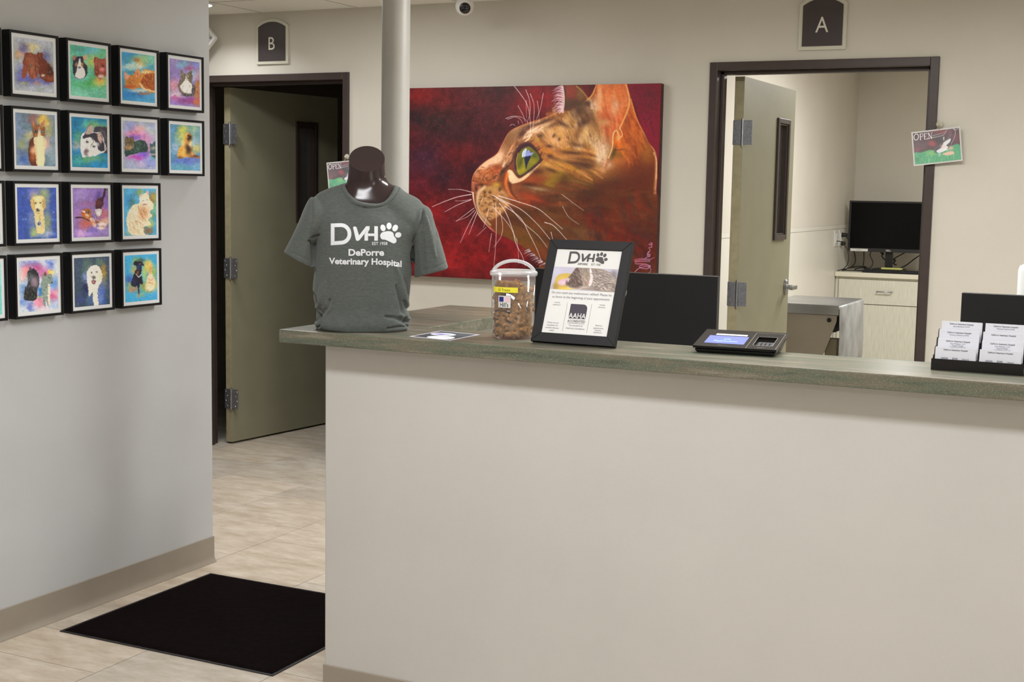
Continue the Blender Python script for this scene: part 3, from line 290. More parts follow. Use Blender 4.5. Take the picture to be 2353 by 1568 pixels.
# the dog on the OPEN cards (drawing units of an 11.2x look)
def paint_open(seed=5):
    c=Cv(2085,284,2216,388,4,(96,84,90),(11.2,2060,260),seed)
    run(c,[('n',200,.15),('b',880,780,90,70,'a85860',.8),('b',1100,480,200,50,'8c5058',.7),('b',600,860,120,80,'6c5c60',.8),('b',500,930,60,60,'905860',.6),('b',1500,640,110,120,'7c5460',.7),('b',1080,680,80,60,'50545c',.8),('p',[(390,1060),(600,1010),(860,940),(1100,1010),(1450,800),(1620,830),(1720,1240),(380,1380)],'5ca07c',16),('d',[(400,1050),(1600,950),(1640,1180),(420,1320)],160,90,14,85,'84c090 4c8c68 70b088 94cca0',.5),('b',860,1020,120,60,'8cc078',.6),('b',500,1200,80,60,'5c8c74',.7),
     ('p',[(950,980),(1030,900),(1120,830),(1200,740),(1330,640),(1380,640),(1360,740),(1280,830),(1230,920),(1080,1000),(960,1010)],'5c6478',4),('p',[(1000,960),(1130,870),(1170,760),(1350,650),(1340,730),(1250,820),(1300,860),(1200,960),(1060,1010)],'d8dadc',4),('b',1170,850,60,44,'e0c8c4',.8),('b',1150,780,18,16,'505868'),('b',1180,650,16,40,'e0e0e0',.8),('b',1370,880,60,50,'c8b09c',.9),('p',[(1150,1040),(1300,970),(1430,960),(1450,1020),(1300,1060)],'d8b8a4',4),('b',1080,1040,30,50,'a8ccc0',.8),('b',1240,920,60,30,'ececec',.7),
     ('s',[(900,580),(1100,530),(1230,470),(1290,400)],'d8ccd4',9,6,.8),('s',[(740,660),(900,630),(1150,570),(1250,480)],'e0d8dc',12,8,.8),('s',[(1420,400),(1480,480),(1460,620),(1370,790)],'d8ccd0',12,7,.9),('s',[(1410,390),(1500,440),(1580,370)],'dcd4dc',12,8,.8),('s',[(720,1110),(900,960),(1200,720),(1380,540)],'b8c0b8',8,5,.6)])
    W=(236,230,234)
    t=[(470+58*math.cos(a*.35),618-(-1)*0+78*math.sin(a*.35)-.12*58*math.cos(a*.35)) for a in range(19)]
    c.stroke(t,W,17,17,.95)
    for q,w in [([(572,540),(580,690)],18),([(572,540),(625,535),(640,570),(622,608),(576,612)],11),([(552,543),(592,538)],6),([(560,692),(602,687)],6),
        ([(678,530),(686,676)],18),([(678,530),(742,522),(744,545)],8),([(682,600),(724,595)],8),([(686,676),(756,667),(757,645)],8),
        ([(782,518),(868,655)],17),([(786,520),(796,662)],8),([(862,508),(870,655)],8),([(765,520),(800,515)],6),([(846,510),(884,505)],6),([(778,665),(812,661)],6)]: c.stroke(q,W,w,w,.95,.5,len(q)>4)
    c.a=c.a*.92+18
    return c
def paint_flyer():
    c=Cv(0,0,148,210,2,(52,56,66),(1,0,0),2)   # millimetres
    run(c,[('b',30,60,60,80,'3c4048',.8),('b',110,50,50,70,'585c64',.7),('n',60,.2),('p',[(15,60),(60,40),(95,60),(95,100),(50,120),(15,105)],'d8dce4',2),('b',45,85,22,16,'50408c',.95),('b',70,75,12,10,'6a70a0',.8),('s',[(80,50),(96,75),(84,112)],'b0b8c8',3),('p',[(60,135),(90,120),(125,128),(140,165),(130,205),(60,205),(45,170)],'e4e0e4',2),('s',[(70,165),(100,158),(125,168)],'58586c',4),('s',[(75,190),(110,186)],'9c98a4',3)])
    return c
# ---------------------------------------------------------------- survey of the place: camera fitted to the photograph (2353 x 1568)
F=3117.35; YAW,PIT,ROL=0.456318878,-.111856429,.0171173; HC=1.5
_c,_s=math.cos(YAW),math.sin(YAW)
fw=np.array([-_s*math.cos(PIT),_c*math.cos(PIT),math.sin(PIT)]); _r=np.array([_c,_s,0.]); _u=np.cross(_r,fw)
RR=_r*math.cos(ROL)+_u*math.sin(ROL); UU=-_r*math.sin(ROL)+_u*math.cos(ROL); O3=np.array([0,0,HC])
def ray(x,y): return RR*(x-1176.5)/F-UU*(y-784)/F+fw
def onz(x,y,z): d=ray(x,y); return O3+d*(z-HC)/d[2]
def ony(x,y,Y): d=ray(x,y); return O3+d*Y/d[1]
def onx(x,y,X): d=ray(x,y); return O3+d*X/d[0]
def pr(P):
    q=np.asarray(P,float)-O3; z=q@fw; return 1176.5+F*(q@RR)/z, 784-F*(q@UU)/z
sc=bpy.context.scene; COL=sc.collection
# ---------------------------------------------------------------- materials
def s2l(c):
    c=np.asarray(c,float)/255.; return np.where(c<=.04045,c/12.92,((c+.055)/1.055)**2.4)
def lin(c): return tuple(float(v) for v in s2l(c))+(1.,)
MATS={}
def mat(name,c=(128,128,128),rough=.6,metal=0.,noise=0.,nscale=8.,bump=0.,bscale=200.,spec=.5,trans=0.,ior=1.45,coat=0.,emit=None,estr=1.,sheen=0.,c2=None,stretch=(1,1,1),alpha=1.):
    if name in MATS: return MATS[name]
    m=bpy.data.materials.new(name); m.use_nodes=True; nt=m.node_tree; b=nt.nodes['Principled BSDF']; L=nt.links.new
    b.inputs['Base Color'].default_value=lin(c); b.inputs['Roughness'].default_value=rough; b.inputs['Metallic'].default_value=metal
    b.inputs['Specular IOR Level'].default_value=spec; b.inputs['IOR'].default_value=ior; b.inputs['Transmission Weight'].default_value=trans
    b.inputs['Coat Weight'].default_value=coat; b.inputs['Sheen Weight'].default_value=sheen; b.inputs['Alpha'].default_value=alpha
    if emit: b.inputs['Emission Color'].default_value=lin(emit); b.inputs['Emission Strength'].default_value=estr
    if noise or bump:
        tc=nt.nodes.new('ShaderNodeTexCoord'); mp=nt.nodes.new('ShaderNodeMapping'); mp.inputs['Scale'].default_value=stretch; L(tc.outputs['Object'],mp.inputs[0])
    if noise:
        n=nt.nodes.new('ShaderNodeTexNoise'); n.inputs['Scale'].default_value=nscale; n.inputs['Detail'].default_value=6; L(mp.outputs[0],n.inputs['Vector'])
        r=nt.nodes.new('ShaderNodeValToRGB'); r.color_ramp.elements[0].position=.3; r.color_ramp.elements[1].position=.7
        if c2 is None: r.color_ramp.elements[0].color=lin([v*(1-noise) for v in c]); r.color_ramp.elements[1].color=lin([min(255,v*(1+noise)) for v in c])
        else: r.color_ramp.elements[0].color=lin(c); r.color_ramp.elements[1].color=lin(c2)
        L(n.outputs[0],r.inputs[0]); L(r.outputs[0],b.inputs['Base Color'])
    if bump:
        n=nt.nodes.new('ShaderNodeTexNoise'); n.inputs['Scale'].default_value=bscale; n.inputs['Detail'].default_value=3; L(mp.outputs[0],n.inputs['Vector'])
        bp=nt.nodes.new('ShaderNodeBump'); bp.inputs['Strength'].default_value=bump; bp.inputs['Distance'].default_value=.002; L(n.outputs[0],bp.inputs['Height']); L(bp.outputs[0],b.inputs['Normal'])
    MATS[name]=m; return m
def clear(name,a=.1,rough=.05,c=(236,240,242)):
    """thin clear plastic or glass: mostly see-through, a little body colour, glossy reflections"""
    if name in MATS: return MATS[name]
    m=bpy.data.materials.new(name); m.use_nodes=True; nt=m.node_tree; nt.nodes.remove(nt.nodes['Principled BSDF']); N=nt.nodes.new; L=nt.links.new
    tr=N('ShaderNodeBsdfTransparent'); df=N('ShaderNodeBsdfDiffuse'); df.inputs[0].default_value=lin(c); gl=N('ShaderNodeBsdfGlossy'); gl.inputs['Roughness'].default_value=rough; gl.inputs[0].default_value=(1,1,1,1)
    m1=N('ShaderNodeMixShader'); m1.inputs[0].default_value=a; L(tr.outputs[0],m1.inputs[1]); L(df.outputs[0],m1.inputs[2])
    lw=N('ShaderNodeLayerWeight'); lw.inputs[0].default_value=.5; pw=N('ShaderNodeMath'); pw.operation='POWER'; pw.inputs[1].default_value=4; fr=N('ShaderNodeMath'); fr.operation='MULTIPLY_ADD'; fr.inputs[1].default_value=.55; fr.inputs[2].default_value=.035; L(lw.outputs['Facing'],pw.inputs[0]); L(pw.outputs[0],fr.inputs[0]); m2=N('ShaderNodeMixShader'); L(fr.outputs[0],m2.inputs[0]); L(m1.outputs[0],m2.inputs[1]); L(gl.outputs[0],m2.inputs[2]); L(m2.outputs[0],nt.nodes['Material Output'].inputs[0])
    MATS[name]=m; return m
def mat_attr(name,rough=.6,spec=.4,bump=0.,bscale=300.,coat=0.,extra=None):
    m=mat(name,(128,128,128),rough,spec=spec,bump=bump,bscale=bscale,coat=coat); nt=m.node_tree
    if not nt.nodes.get('A'):
        a=nt.nodes.new('ShaderNodeAttribute'); a.name='A'; a.attribute_name='paint'; nt.links.new(a.outputs['Color'],nt.nodes['Principled BSDF'].inputs['Base Color'])
    return m
# ---------------------------------------------------------------- mesh building
class MB:
    def __init__(s): s.v=[]; s.f=[]
    def add(s,V,Fc,M=None):
        n=len(s.v)
        for p in V: p=Vector(p); s.v.append(tuple(M@p) if M is not None else tuple(p))
        s.f+= [tuple(i+n for i in f) for f in Fc]; return s
    def box(s,x0,x1,y0,y1,z0,z1,M=None):
        return s.add([(x,y,z) for z in (z0,z1) for y in (y0,y1) for x in (x0,x1)],[(0,2,3,1),(4,5,7,6),(0,1,5,4),(2,6,7,3),(0,4,6,2),(1,3,7,5)],M)
    def prism(s,P,a,b,ax='z',M=None):
        """polygon P (2D) from a to b along axis ax; ax 'y': P is (x,z); ax 'x': P is (y,z)"""
        n=len(P); k={'z':lambda p,t:(p[0],p[1],t),'y':lambda p,t:(p[0],t,p[1]),'x':lambda p,t:(t,p[0],p[1])}[ax]
        return s.add([k(p,a) for p in P]+[k(p,b) for p in P],[tuple(range(n))[::-1],tuple(range(n,2*n))]+[(i,(i+1)%n,(i+1)%n+n,i+n) for i in range(n)],M)
    def lathe(s,prof,n=32,M=None,cap=True):
        """profile of (r,z) about z"""
        V=[];Fc=[]
        for r,z in prof: V+= [(r*math.cos(2*math.pi*i/n),r*math.sin(2*math.pi*i/n),z) for i in range(n)]
        for j in range(len(prof)-1): Fc+= [(j*n+i,j*n+(i+1)%n,(j+1)*n+(i+1)%n,(j+1)*n+i) for i in range(n)]
        if cap: Fc+= [tuple(range(n))[::-1],tuple(range((len(prof)-1)*n,len(prof)*n))]
        return s.add(V,Fc,M)
    def cyl(s,a,b,r,n=16,r2=None):
        a,b=Vector(a),Vector(b); d=b-a; q=Vector((0,0,1)).rotation_difference(d).to_matrix().to_4x4(); return s.lathe([(r,0),(r if r2 is None else r2,d.length)],n,Matrix.Translation(a)@q)
    def tube(s,pts,r,n=8,smooth_=6,closed=False):
        P=[Vector(p) for p in (smooth3(pts,smooth_) if smooth_ else pts)]; V=[];Fc=[]; up=None
        for i,p in enumerate(P):
            t=(P[min(i+1,len(P)-1)]-P[max(i-1,0)]).normalized()
            if up is None: up=t.orthogonal().normalized()
            up=(up-t*up.dot(t)).normalized(); w=t.cross(up); rr=r[min(i*len(r)//len(P),len(r)-1)] if isinstance(r,(list,tuple)) else r
            V+= [tuple(p+up*rr*math.cos(2*math.pi*k/n)+w*rr*math.sin(2*math.pi*k/n)) for k in range(n)]
        for j in range(len(P)-1): Fc+= [(j*n+k,j*n+(k+1)%n,(j+1)*n+(k+1)%n,(j+1)*n+k) for k in range(n)]
        Fc+= [tuple(range(n))[::-1],tuple(range((len(P)-1)*n,len(P)*n))]; return s.add(V,Fc)
    def build(s,name,m,parent=None,bevel=0.,seg=2,smooth=False,tags=None,fix=True):
        me=bpy.data.meshes.new(name); me.from_pydata(s.v,[],s.f)
        if fix:
            bm=bmesh.new(); bm.from_mesh(me); bmesh.ops.recalc_face_normals(bm,faces=bm.faces); bm.to_mesh(me); bm.free()
        return link(name,me,m,parent,bevel,seg,smooth,tags)
def smooth3(pts,n=6):
    P=[Vector(p) for p in pts]
    if len(P)<3: return P
    Q=[2*P[0]-P[1]]+P+[2*P[-1]-P[-2]]; out=[]
    for i in range(1,len(Q)-2):
        a,b,c,d=Q[i-1:i+3]
        for k in range(n): t=k/n; out.append(.5*((2*b)+(c-a)*t+(2*a-5*b+4*c-d)*t*t+(3*b-a-3*c+d)*t**3))
    return out+[P[-1]]
def link(name,me,m,parent=None,bevel=0.,seg=2,smooth=False,tags=None):
    o=bpy.data.objects.new(name,me); COL.objects.link(o)
    if m: me.materials.append(m)
    if parent: o.parent=parent
    if smooth:
        for p in me.polygons: p.use_smooth=True
        if smooth!='all':
            try: me.set_sharp_from_angle(angle=math.radians(35))
            except Exception: pass
    if bevel:
        b=o.modifiers.new('Bevel','BEVEL'); b.width=bevel; b.segments=seg; b.limit_method='ANGLE'; b.angle_limit=math.radians(40); b.harden_normals=False
    if tags: tag(o,*tags)
    return o
def tag(o,label=None,cat=None,group=None,kind=None):
    for k,v in (('label',label),('category',cat),('group',group),('kind',kind)):
        if v: o[k]=v
    return o
def thing(name,label,cat,loc=(0,0,0),rot=(0,0,0),group=None,kind=None):
    o=bpy.data.objects.new(name,None); COL.objects.link(o); o.location=loc; o.rotation_euler=rot; o.empty_display_size=.05; return tag(o,label,cat,group,kind)
def copy_tree(o,parent=None):
    c=o.copy(); COL.objects.link(c); c.parent=parent
    for ch in o.children: copy_tree(ch,c)
    return c
def arc(cx,cy,r,a0,a1,n=10,ry=None):
    ry=r if ry is None else ry; return [(cx+r*math.cos(math.radians(a0+(a1-a0)*i/n)),cy+ry*math.sin(math.radians(a0+(a1-a0)*i/n))) for i in range(n+1)]
def rrect(x0,x1,y0,y1,r,n=5):
    return arc(x1-r,y0+r,r,-90,0,n)+arc(x1-r,y1-r,r,0,90,n)+arc(x0+r,y1-r,r,90,180,n)+arc(x0+r,y0+r,r,180,270,n)
_tc={}
def text_geo(s,size=1.,align='CENTER',bold=0.,sx=1.,sub=0,serif=False):
    """flat outline of the words in x,y (baseline at 0): (verts2d, faces)"""
    key=(s,size,align,bold,sx,sub)
    if key in _tc: return _tc[key]
    cu=bpy.data.curves.new('t','FONT'); cu.body=s; cu.size=size; cu.align_x=align; cu.offset=bold*size; cu.resolution_u=3
    ob=bpy.data.objects.new('t',cu); COL.objects.link(ob); bpy.context.view_layer.update()
    me=bpy.data.meshes.new_from_object(ob.evaluated_get(bpy.context.evaluated_depsgraph_get())); bpy.data.objects.remove(ob); bpy.data.curves.remove(cu)
    bm=bmesh.new(); bm.from_mesh(me); bmesh.ops.remove_doubles(bm,verts=bm.verts,dist=size*1e-4)
    if sub: 
        bmesh.ops.triangulate(bm,faces=bm.faces)
        for _ in range(5):
            E=[e for e in bm.edges if e.calc_length()>sub]
            if not E: break
            bmesh.ops.subdivide_edges(bm,edges=E,cuts=1)
            bmesh.ops.triangulate(bm,faces=bm.faces)
    V=[(v.co.x*sx,v.co.y) for v in bm.verts]; bm.verts.index_update(); Fc=[tuple(v.index for v in f.verts) for f in bm.faces]; bm.free(); bpy.data.meshes.remove(me)
    _tc[key]=(V,Fc); return _tc[key]
def put_text(mb,s,size,M,align='CENTER',bold=0.,sx=1.,sub=0):
    """words on the plane of M: M maps (x right, y up, z out)"""
    V,Fc=text_geo(s,size,align,bold,sx,sub); mb.add([(x,y,0) for x,y in V],Fc,M)
def frame_M(o,x,y):
    """matrix with origin o, x axis, y axis (z = x cross y)"""
    x=Vector(x).normalized(); y=Vector(y).normalized(); z=x.cross(y).normalized(); M=Matrix((x,y,z)).transposed().to_4x4(); M.translation=Vector(o); return M
def band(path,w,closed=False):
    """2D polyline thickened to quads (mitred)"""
    P=[Vector(p) for p in path]; n=len(P); V=[];Fc=[]
    for i in range(n):
        a=P[i-1] if (closed or i>0) else None; b=P[(i+1)%n] if (closed or i<n-1) else None
        d1=(P[i]-a).normalized() if a is not None else None; d2=(b-P[i]).normalized() if b is not None else None
        d1=d1 or d2; d2=d2 or d1; n1=Vector((-d1.y,d1.x)); n2=Vector((-d2.y,d2.x)); m=(n1+n2)
        if m.length<1e-6: m=n1
        m.normalize(); k=min(2.,1/max(.3,m.dot(n1))); V+= [tuple(P[i]+m*w/2*k),tuple(P[i]-m*w/2*k)]
    for i in range(n if closed else n-1): j=(i+1)%n; Fc.append((2*i,2*j,2*j+1,2*i+1))
    return V,Fc
def painted(name,o,ex,ey,nx,ny,colf,m,parent=None,gain=1.,bulge=None):
    """flat sheet from corner o along ex (nx cells) and ey (ny cells); colf(world points)->0..255 colours, stored as the paint of the sheet"""
    o,ex,ey=map(lambda q:np.array(q,float),(o,ex,ey)); u=np.linspace(0,1,nx+1); v=np.linspace(0,1,ny+1); U,V=np.meshgrid(u,v)
    P=o+U[...,None]*ex+V[...,None]*ey
    C=np.clip(s2l(np.clip(colf(P,U,V),0,255))*gain,0,.95)
    if bulge is not None: P=P+bulge(U,V)
    P=P.reshape(-1,3); C=np.concatenate([C.reshape(-1,3),np.ones((len(P),1))],1)
    i=np.arange((nx+1)*(ny+1)).reshape(ny+1,nx+1); Q=np.stack([i[:-1,:-1],i[:-1,1:],i[1:,1:],i[1:,:-1]],-1).reshape(-1,4)
    me=bpy.data.meshes.new(name); me.vertices.add(len(P)); me.vertices.foreach_set('co',P.astype(np.float32).ravel()); me.loops.add(Q.size); me.loops.foreach_set('vertex_index',Q.ravel().astype(np.int32))
    me.polygons.add(len(Q)); me.polygons.foreach_set('loop_start',(np.arange(len(Q))*4).astype(np.int32)); me.update(calc_edges=True)
    a=me.attributes.new('paint','FLOAT_COLOR','POINT'); a.data.foreach_set('color',C.astype(np.float32).ravel())
    return link(name,me,m,parent)
# ---------------------------------------------------------------- palette
PG=1.0
M_wall=mat('wall_paint',(200,195,184),.75,noise=.012,nscale=3,bump=.12,bscale=350,spec=.3)
M_wallL=mat('wall_paint_cool_lit',(189,191,193),.7,noise=.012,nscale=3,bump=.12,bscale=350,spec=.3)  # same paint as the other walls, with the cooler light put into its colour
M_counter=mat('counter_wall_paint',(192,190,186),.6,noise=.012,nscale=3,bump=.10,bscale=350,spec=.3)
M_ceil=mat('ceiling_paint',(240,237,228),.85,bump=.2,bscale=120,spec=.2)
M_base=mat('vinyl_baseboard',(150,141,129),.5,noise=.03,nscale=5,spec=.4)
M_brown=mat('dark_brown_metal',(62,52,49),.38,noise=.04,nscale=20,spec=.5)
M_door=mat('olive_door_paint',(142,139,116),.5,noise=.02,nscale=6,spec=.4,bump=.06,bscale=400)
M_edge=mat('door_edge',(160,152,122),.6,noise=.05,nscale=30,bump=.1,bscale=300)
M_steel=mat('brushed_steel',(170,172,176),.32,1.,noise=.05,nscale=40,spec=.5)
M_hinge=mat('hinge_steel',(150,154,162),.4,.9,noise=.06,nscale=60)
M_black=mat('black_plastic',(18,18,20),.45,noise=.08,nscale=30)
M_white=mat('white_plastic',(225,225,222),.4)
# ---------------------------------------------------------------- the room
YB=6.095; CH=2.4225; XL=-3.385
def struct(name,mb,m,**k): o=mb.build(name,m,**k); o['kind']='structure'; return o
random.seed(4)
# floor of stone-look tiles, each tile its own tone; grout below
V=[];Fc=[];Cc=[]
def tile(x0,x1,y0,y1,z,c):
    n=len(V); V.extend([(x0,y0,z),(x1,y0,z),(x1,y1,z),(x0,y1,z)]); Fc.append((n,n+1,n+2,n+3)); Cc.extend([c]*4)
tile(-6.4,2.4,-2.6,12,-.0012,(.30,.26,.21))
x=-2.905-.485*8; i=0; g=.0008
while x<2.4:
    if i==7: js=[-2.8+.485*k for k in range(11)]+[2.57,3.055,3.305,3.61,4.10,4.60,5.085,5.33,5.815]+[6.3+.485*k for k in range(12)]
    elif i==6: js=[-2.6+.485*k for k in range(13)]+[3.61,4.10,4.34,4.823,5.31,5.79,6.33]+[6.815+.485*k for k in range(11)]
    else:
        js=[-2.9+random.random()*.3]
        while js[-1]<12: js.append(js[-1]+random.choice([.485,.485,.245]))
        if i==5: js=[j for j in js if j<4.5]+[4.6,5.087,5.57,5.826,6.33]+[6.815+.485*k for k in range(11)]
    js=sorted(js)
    for a,b in zip(js,js[1:]):
        if b-a<.08: continue
        t=random.uniform(.93,1.06); w=random.uniform(-.012,.012); tile(x+g,x+.485-g,a+g,b-g,0,(.625*t+w,.555*t,.465*t-w))
    x+=.485; i+=1
me=bpy.data.meshes.new('floor'); me.from_pydata(V,[],Fc); a=me.attributes.new('paint','FLOAT_COLOR','POINT'); a.data.foreach_set('color',np.array([list(c)+[1] for c in Cc],np.float32).ravel())
mf=mat_attr('stone_tile',.42,.4,bump=.25,bscale=25); nt=mf.node_tree
tc=nt.nodes.new('ShaderNodeTexCoord'); mp=nt.nodes.new('ShaderNodeMapping'); mp.inputs['Scale'].default_value=(.5,1.3,1); mp.inputs['Rotation'].default_value=(0,0,.5); nt.links.new(tc.outputs['Object'],mp.inputs[0])
n1=nt.nodes.new('ShaderNodeTexNoise'); n1.inputs['Scale'].default_value=11; n1.inputs['Detail'].default_value=10; n1.inputs['Roughness'].default_value=.72; n1.inputs['Distortion'].default_value=.15; nt.links.new(mp.outputs[0],n1.inputs['Vector'])
rp=nt.nodes.new('ShaderNodeValToRGB'); rp.color_ramp.elements[0].position=.32; rp.color_ramp.elements[0].color=(.72,.67,.60,1); rp.color_ramp.elements[1].position=.70; rp.color_ramp.elements[1].color=(1.13,1.16,1.2,1); nt.links.new(n1.outputs[0],rp.inputs[0])
mx=nt.nodes.new('ShaderNodeMix'); mx.data_type='RGBA'; mx.blend_type='MULTIPLY'; mx.inputs[0].default_value=1; nt.links.new(nt.nodes['A'].outputs['Color'],mx.inputs[6]); nt.links.new(rp.outputs[0],mx.inputs[7]); nt.links.new(mx.outputs[2],nt.nodes['Principled BSDF'].inputs['Base Color'])
link('floor',me,mf)['kind']='structure'
struct('wall_left',MB().box(XL-.13,XL,-2.5,4.222,0,CH),M_wallL)
struct('wall_corridor',MB().box(-6.3,XL-.13,4.1,4.222,0,CH),M_wall)
struct('wall_corridor_end',MB().box(-6.4,-6.3,4.1,10,0,CH),M_wall)
struct('wall_right',MB().box(2.2,2.32,-2.5,YB+.12,0,CH),M_wall)
struct('wall_front',MB().box(XL-.13,2.32,-2.62,-2.5,0,CH),M_wall)
w=MB(); OA=(-1.975,-.998,2.072); OB=(-4.965,-3.987,2.072); Y1=YB+.12
w.box(-6.3,OB[0],YB,Y1,0,CH).box(OB[0],OB[1],YB,Y1,OB[2],CH).box(OB[1],OA[0],YB,Y1,0,CH).box(OA[0],OA[1],YB,Y1,OA[2],CH).box(OA[1],2.2,YB,Y1,0,CH)
struct('wall_back',w,M_wall)
c=MB().box(-6.4,2.32,-2.62,Y1,CH,CH+.08); co=struct('ceiling',c,M_ceil)
# ceiling panel joints
j=MB()
for k in range(13): xx=-4.53+.61*k-1.22; j.box(xx-.002,xx+.002,-2.5,YB,CH-.001,CH)
for k in range(7): yy=YB-.42-1.22*k; j.box(-6.3,2.2,yy-.002,yy+.002,CH-.001,CH)
struct('trim_1',j,mat('panel_joint',(150,143,128),.8))
# exam room behind door A, dark room behind door B
XA=-2.4; YA=11.125; CA=2.47
struct('wall_left.001',MB().box(XA-.1,XA,Y1,YA+.1,0,CA),M_wall)
struct('wall_back.001',MB().box(XA,.7,YA,YA+.1,0,CA),M_wall)
struct('wall_right.001',MB().box(.6,.7,Y1,YA,0,CA),M_wall)
struct('ceiling.001',MB().box(XA-.1,.7,Y1,YA+.1,CA,CA+.08),M_ceil)
M_panel=mat('washable_wall_panel',(216,213,203),.35,noise=.01,nscale=4,spec=.4)
struct('trim_2',MB().box(XA,XA+.004,Y1+.02,YA,.1,1.245).box(XA+.004,XA+.008,Y1+.02,YA,1.235,1.262),M_panel)
M_dark=mat('wall_paint_shaded',(120,112,100),.8)  # the unlit room's shade is put into this darker wall and ceiling colour
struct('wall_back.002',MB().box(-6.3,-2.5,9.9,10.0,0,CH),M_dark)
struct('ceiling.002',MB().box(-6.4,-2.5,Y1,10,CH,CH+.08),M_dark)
# baseboards
def cove(mb,a,b,nrm,h=.104):
    """vinyl cove along a-b (2D), facing nrm: flat strip with a flared toe"""
    n=Vector(nrm)
    P=[(0,0),(.016,0),(.0155,.003),(.009,.009),(.0045,.02),(.004,.03),(.004,h-.002),(.002,h),(0,h)]
    V=[(a[0]+n.x*d,a[1]+n.y*d,z) for d,z in P]+[(b[0]+n.x*d,b[1]+n.y*d,z) for d,z in P]; k=len(P)
    mb.add(V,[tuple(range(k)),tuple(range(k,2*k))[::-1]]+[(i,(i+1)%k,(i+1)%k+k,i+k) for i in range(k)])
b=MB(); cove(b,(XL,-2.5),(XL,4.226),(1,0)); struct('baseboard_left',b,M_base,smooth=True)
b=MB(); cove(b,(-3.96,YB),(-2.01,YB),(0,-1)); cove(b,(-.96,YB),(2.2,YB),(0,-1)); struct('baseboard_back',b,M_base,smooth=True)
# ---------------------------------------------------------------- doors
def hinge(parent,loc,rotz):
    h=thing('hinge',None,None,loc,(0,0,rotz)); h.parent=parent
    MB().cyl((0,-.004,-.062),(0,-.004,.062),.0065,12).cyl((0,-.004,.062),(0,-.004,.068),.004,10).cyl((0,-.004,-.068),(0,-.004,-.062),.004,10).build('hinge_pin',M_steel,h,smooth=True)
    pl=MB().box(.004,.047,-.0015,.002,-.057,.057).build('hinge_plate',M_hinge,h,bevel=.001)
    pl2=MB().box(-.047,-.004,-.0015,.002,-.057,.057,).build('hinge_plate',M_hinge,h,bevel=.001)
    s=MB()
    for sx in (1,-1):
        for k,(dx,dz) in enumerate([(.034,.042),(.024,.016),(.034,-.012),(.022,-.042)]): s.lathe([(.0042,0),(.003,.0015),(.001,.002)],10,Matrix.Translation((sx*(dx+.006),-.0015,dz))@Matrix.Rotation(math.pi/2,4,'X'))
    s.build('screw',M_steel,h,smooth=True)
    return h
def door(name,x0,x1,hx,hy,ang,lite,label,lever=True,hz=(.265,1.02,1.78)):
    D=thing(name,label,'door',(x0,YB,0),kind='structure')
    f=MB(); t=.0375; H=2.0925; W=x1-x0
    f.box(0,t,-.012,.132,0,H).box(W-t,W,-.012,.132,0,H).box(t,W-t,-.012,.132,H-t,H)
    f.box(t,t+.016,.045,.088,0,H-t).box(W-t-.016,W-t,.045,.088,0,H-t).box(t,W-t,.045,.088,H-t-.016,H-t)
    f.build('door_frame',M_brown,D,bevel=.0025)
    g=MB()   # mitre and reveal lines of the pressed frame
    for q in ((0,0,1),): pass
    Lf=MB(); lw=.935; z0,z1=.012,2.04; s0,s1,w0,w1=lite
    P=Matrix.Translation((hx-x0,hy-YB,0))@Matrix.Rotation(ang,4,'Z')     # leaf space: x along leaf, y = thickness (0 = visible face, +y behind)
    Lf.box(0,s0,0,.046,z0,z1,P).box(s1,lw,0,.046,z0,z1,P).box(s0,s1,0,.046,z0,w0,P).box(s0,s1,0,.046,w1,z1,P)
    leaf=Lf.build('door_leaf',M_door,D)
    e=MB(); e.box(-.0012,0,.001,.045,z0,z1,P); e.build('hinge_edge',M_edge,leaf)
    wf=MB(); fo=.026
    for y0,y1 in ((-.012,.0),(.046,.058)):
        wf.box(s0-fo,s0,y0,y1,w0-fo,w1+fo,P).box(s1,s1+fo,y0,y1,w0-fo,w1+fo,P).box(s0,s1,y0,y1,w0-fo,w0,P).box(s0,s1,y0,y1,w1,w1+fo,P)
    wf.box(s0,s0+.008,-.004,.05,w0,w1,P).box(s1-.008,s1,-.004,.05,w0,w1,P).box(s0,s1,-.004,.05,w0,w0+.008,P).box(s0,s1,-.004,.05,w1-.008,w1,P)
    wf.build('window_frame',M_brown,leaf,bevel=.003)
    MB().box(s0+.008,s1-.008,.02,.026,w0+.008,w1-.008,P).build('window_glass',clear('door_glass',.03,.02),leaf)
    if lever:
        s=.868; z=1.005; L=MB(); R=P@Matrix.Translation((s,0,z))@Matrix.Rotation(math.pi/2,4,'X')
        L.add(*_prism2(rrect(-.031,.031,-.042,.042,.031,8),0,.009),R); L.add(*_prism2(rrect(-.026,.026,-.036,.036,.026,8),.009,.012),R)
        L.lathe([(.012,.01),(.011,.05)],16,R); lv=rrect(-.085,.016,-.010,.010,.006,4); L.add(*_prism2(lv,.044,.062),R)
        L.build('lever_handle',M_steel,leaf,bevel=.002,smooth=True)
    for z in hz: hinge(D,(hx-x0-.001-.0,hy-YB-.003,z),0)
    return D
def _prism2(P,a,b):
    n=len(P); return [(p[0],p[1],a) for p in P]+[(p[0],p[1],b) for p in P],[tuple(range(n))[::-1],tuple(range(n,2*n))]+[(i,(i+1)%n,(i+1)%n+n,i+n) for i in range(n)]
# leaf face: y=0 is the visible one and faces +X when open, so the leaf's thickness goes to -X
door('door_1',-1.9975,-.976,-1.878,6.246,math.radians(90),(.612,.79,1.285,1.855),'open exam room door under the A sign')
door('door_2',-4.987,-3.966,-4.862,6.246,math.radians(83.5),(.572,.715,1.30,1.85),'open door to the dark room under the B sign',lever=False,hz=(.265,1.02,1.78))
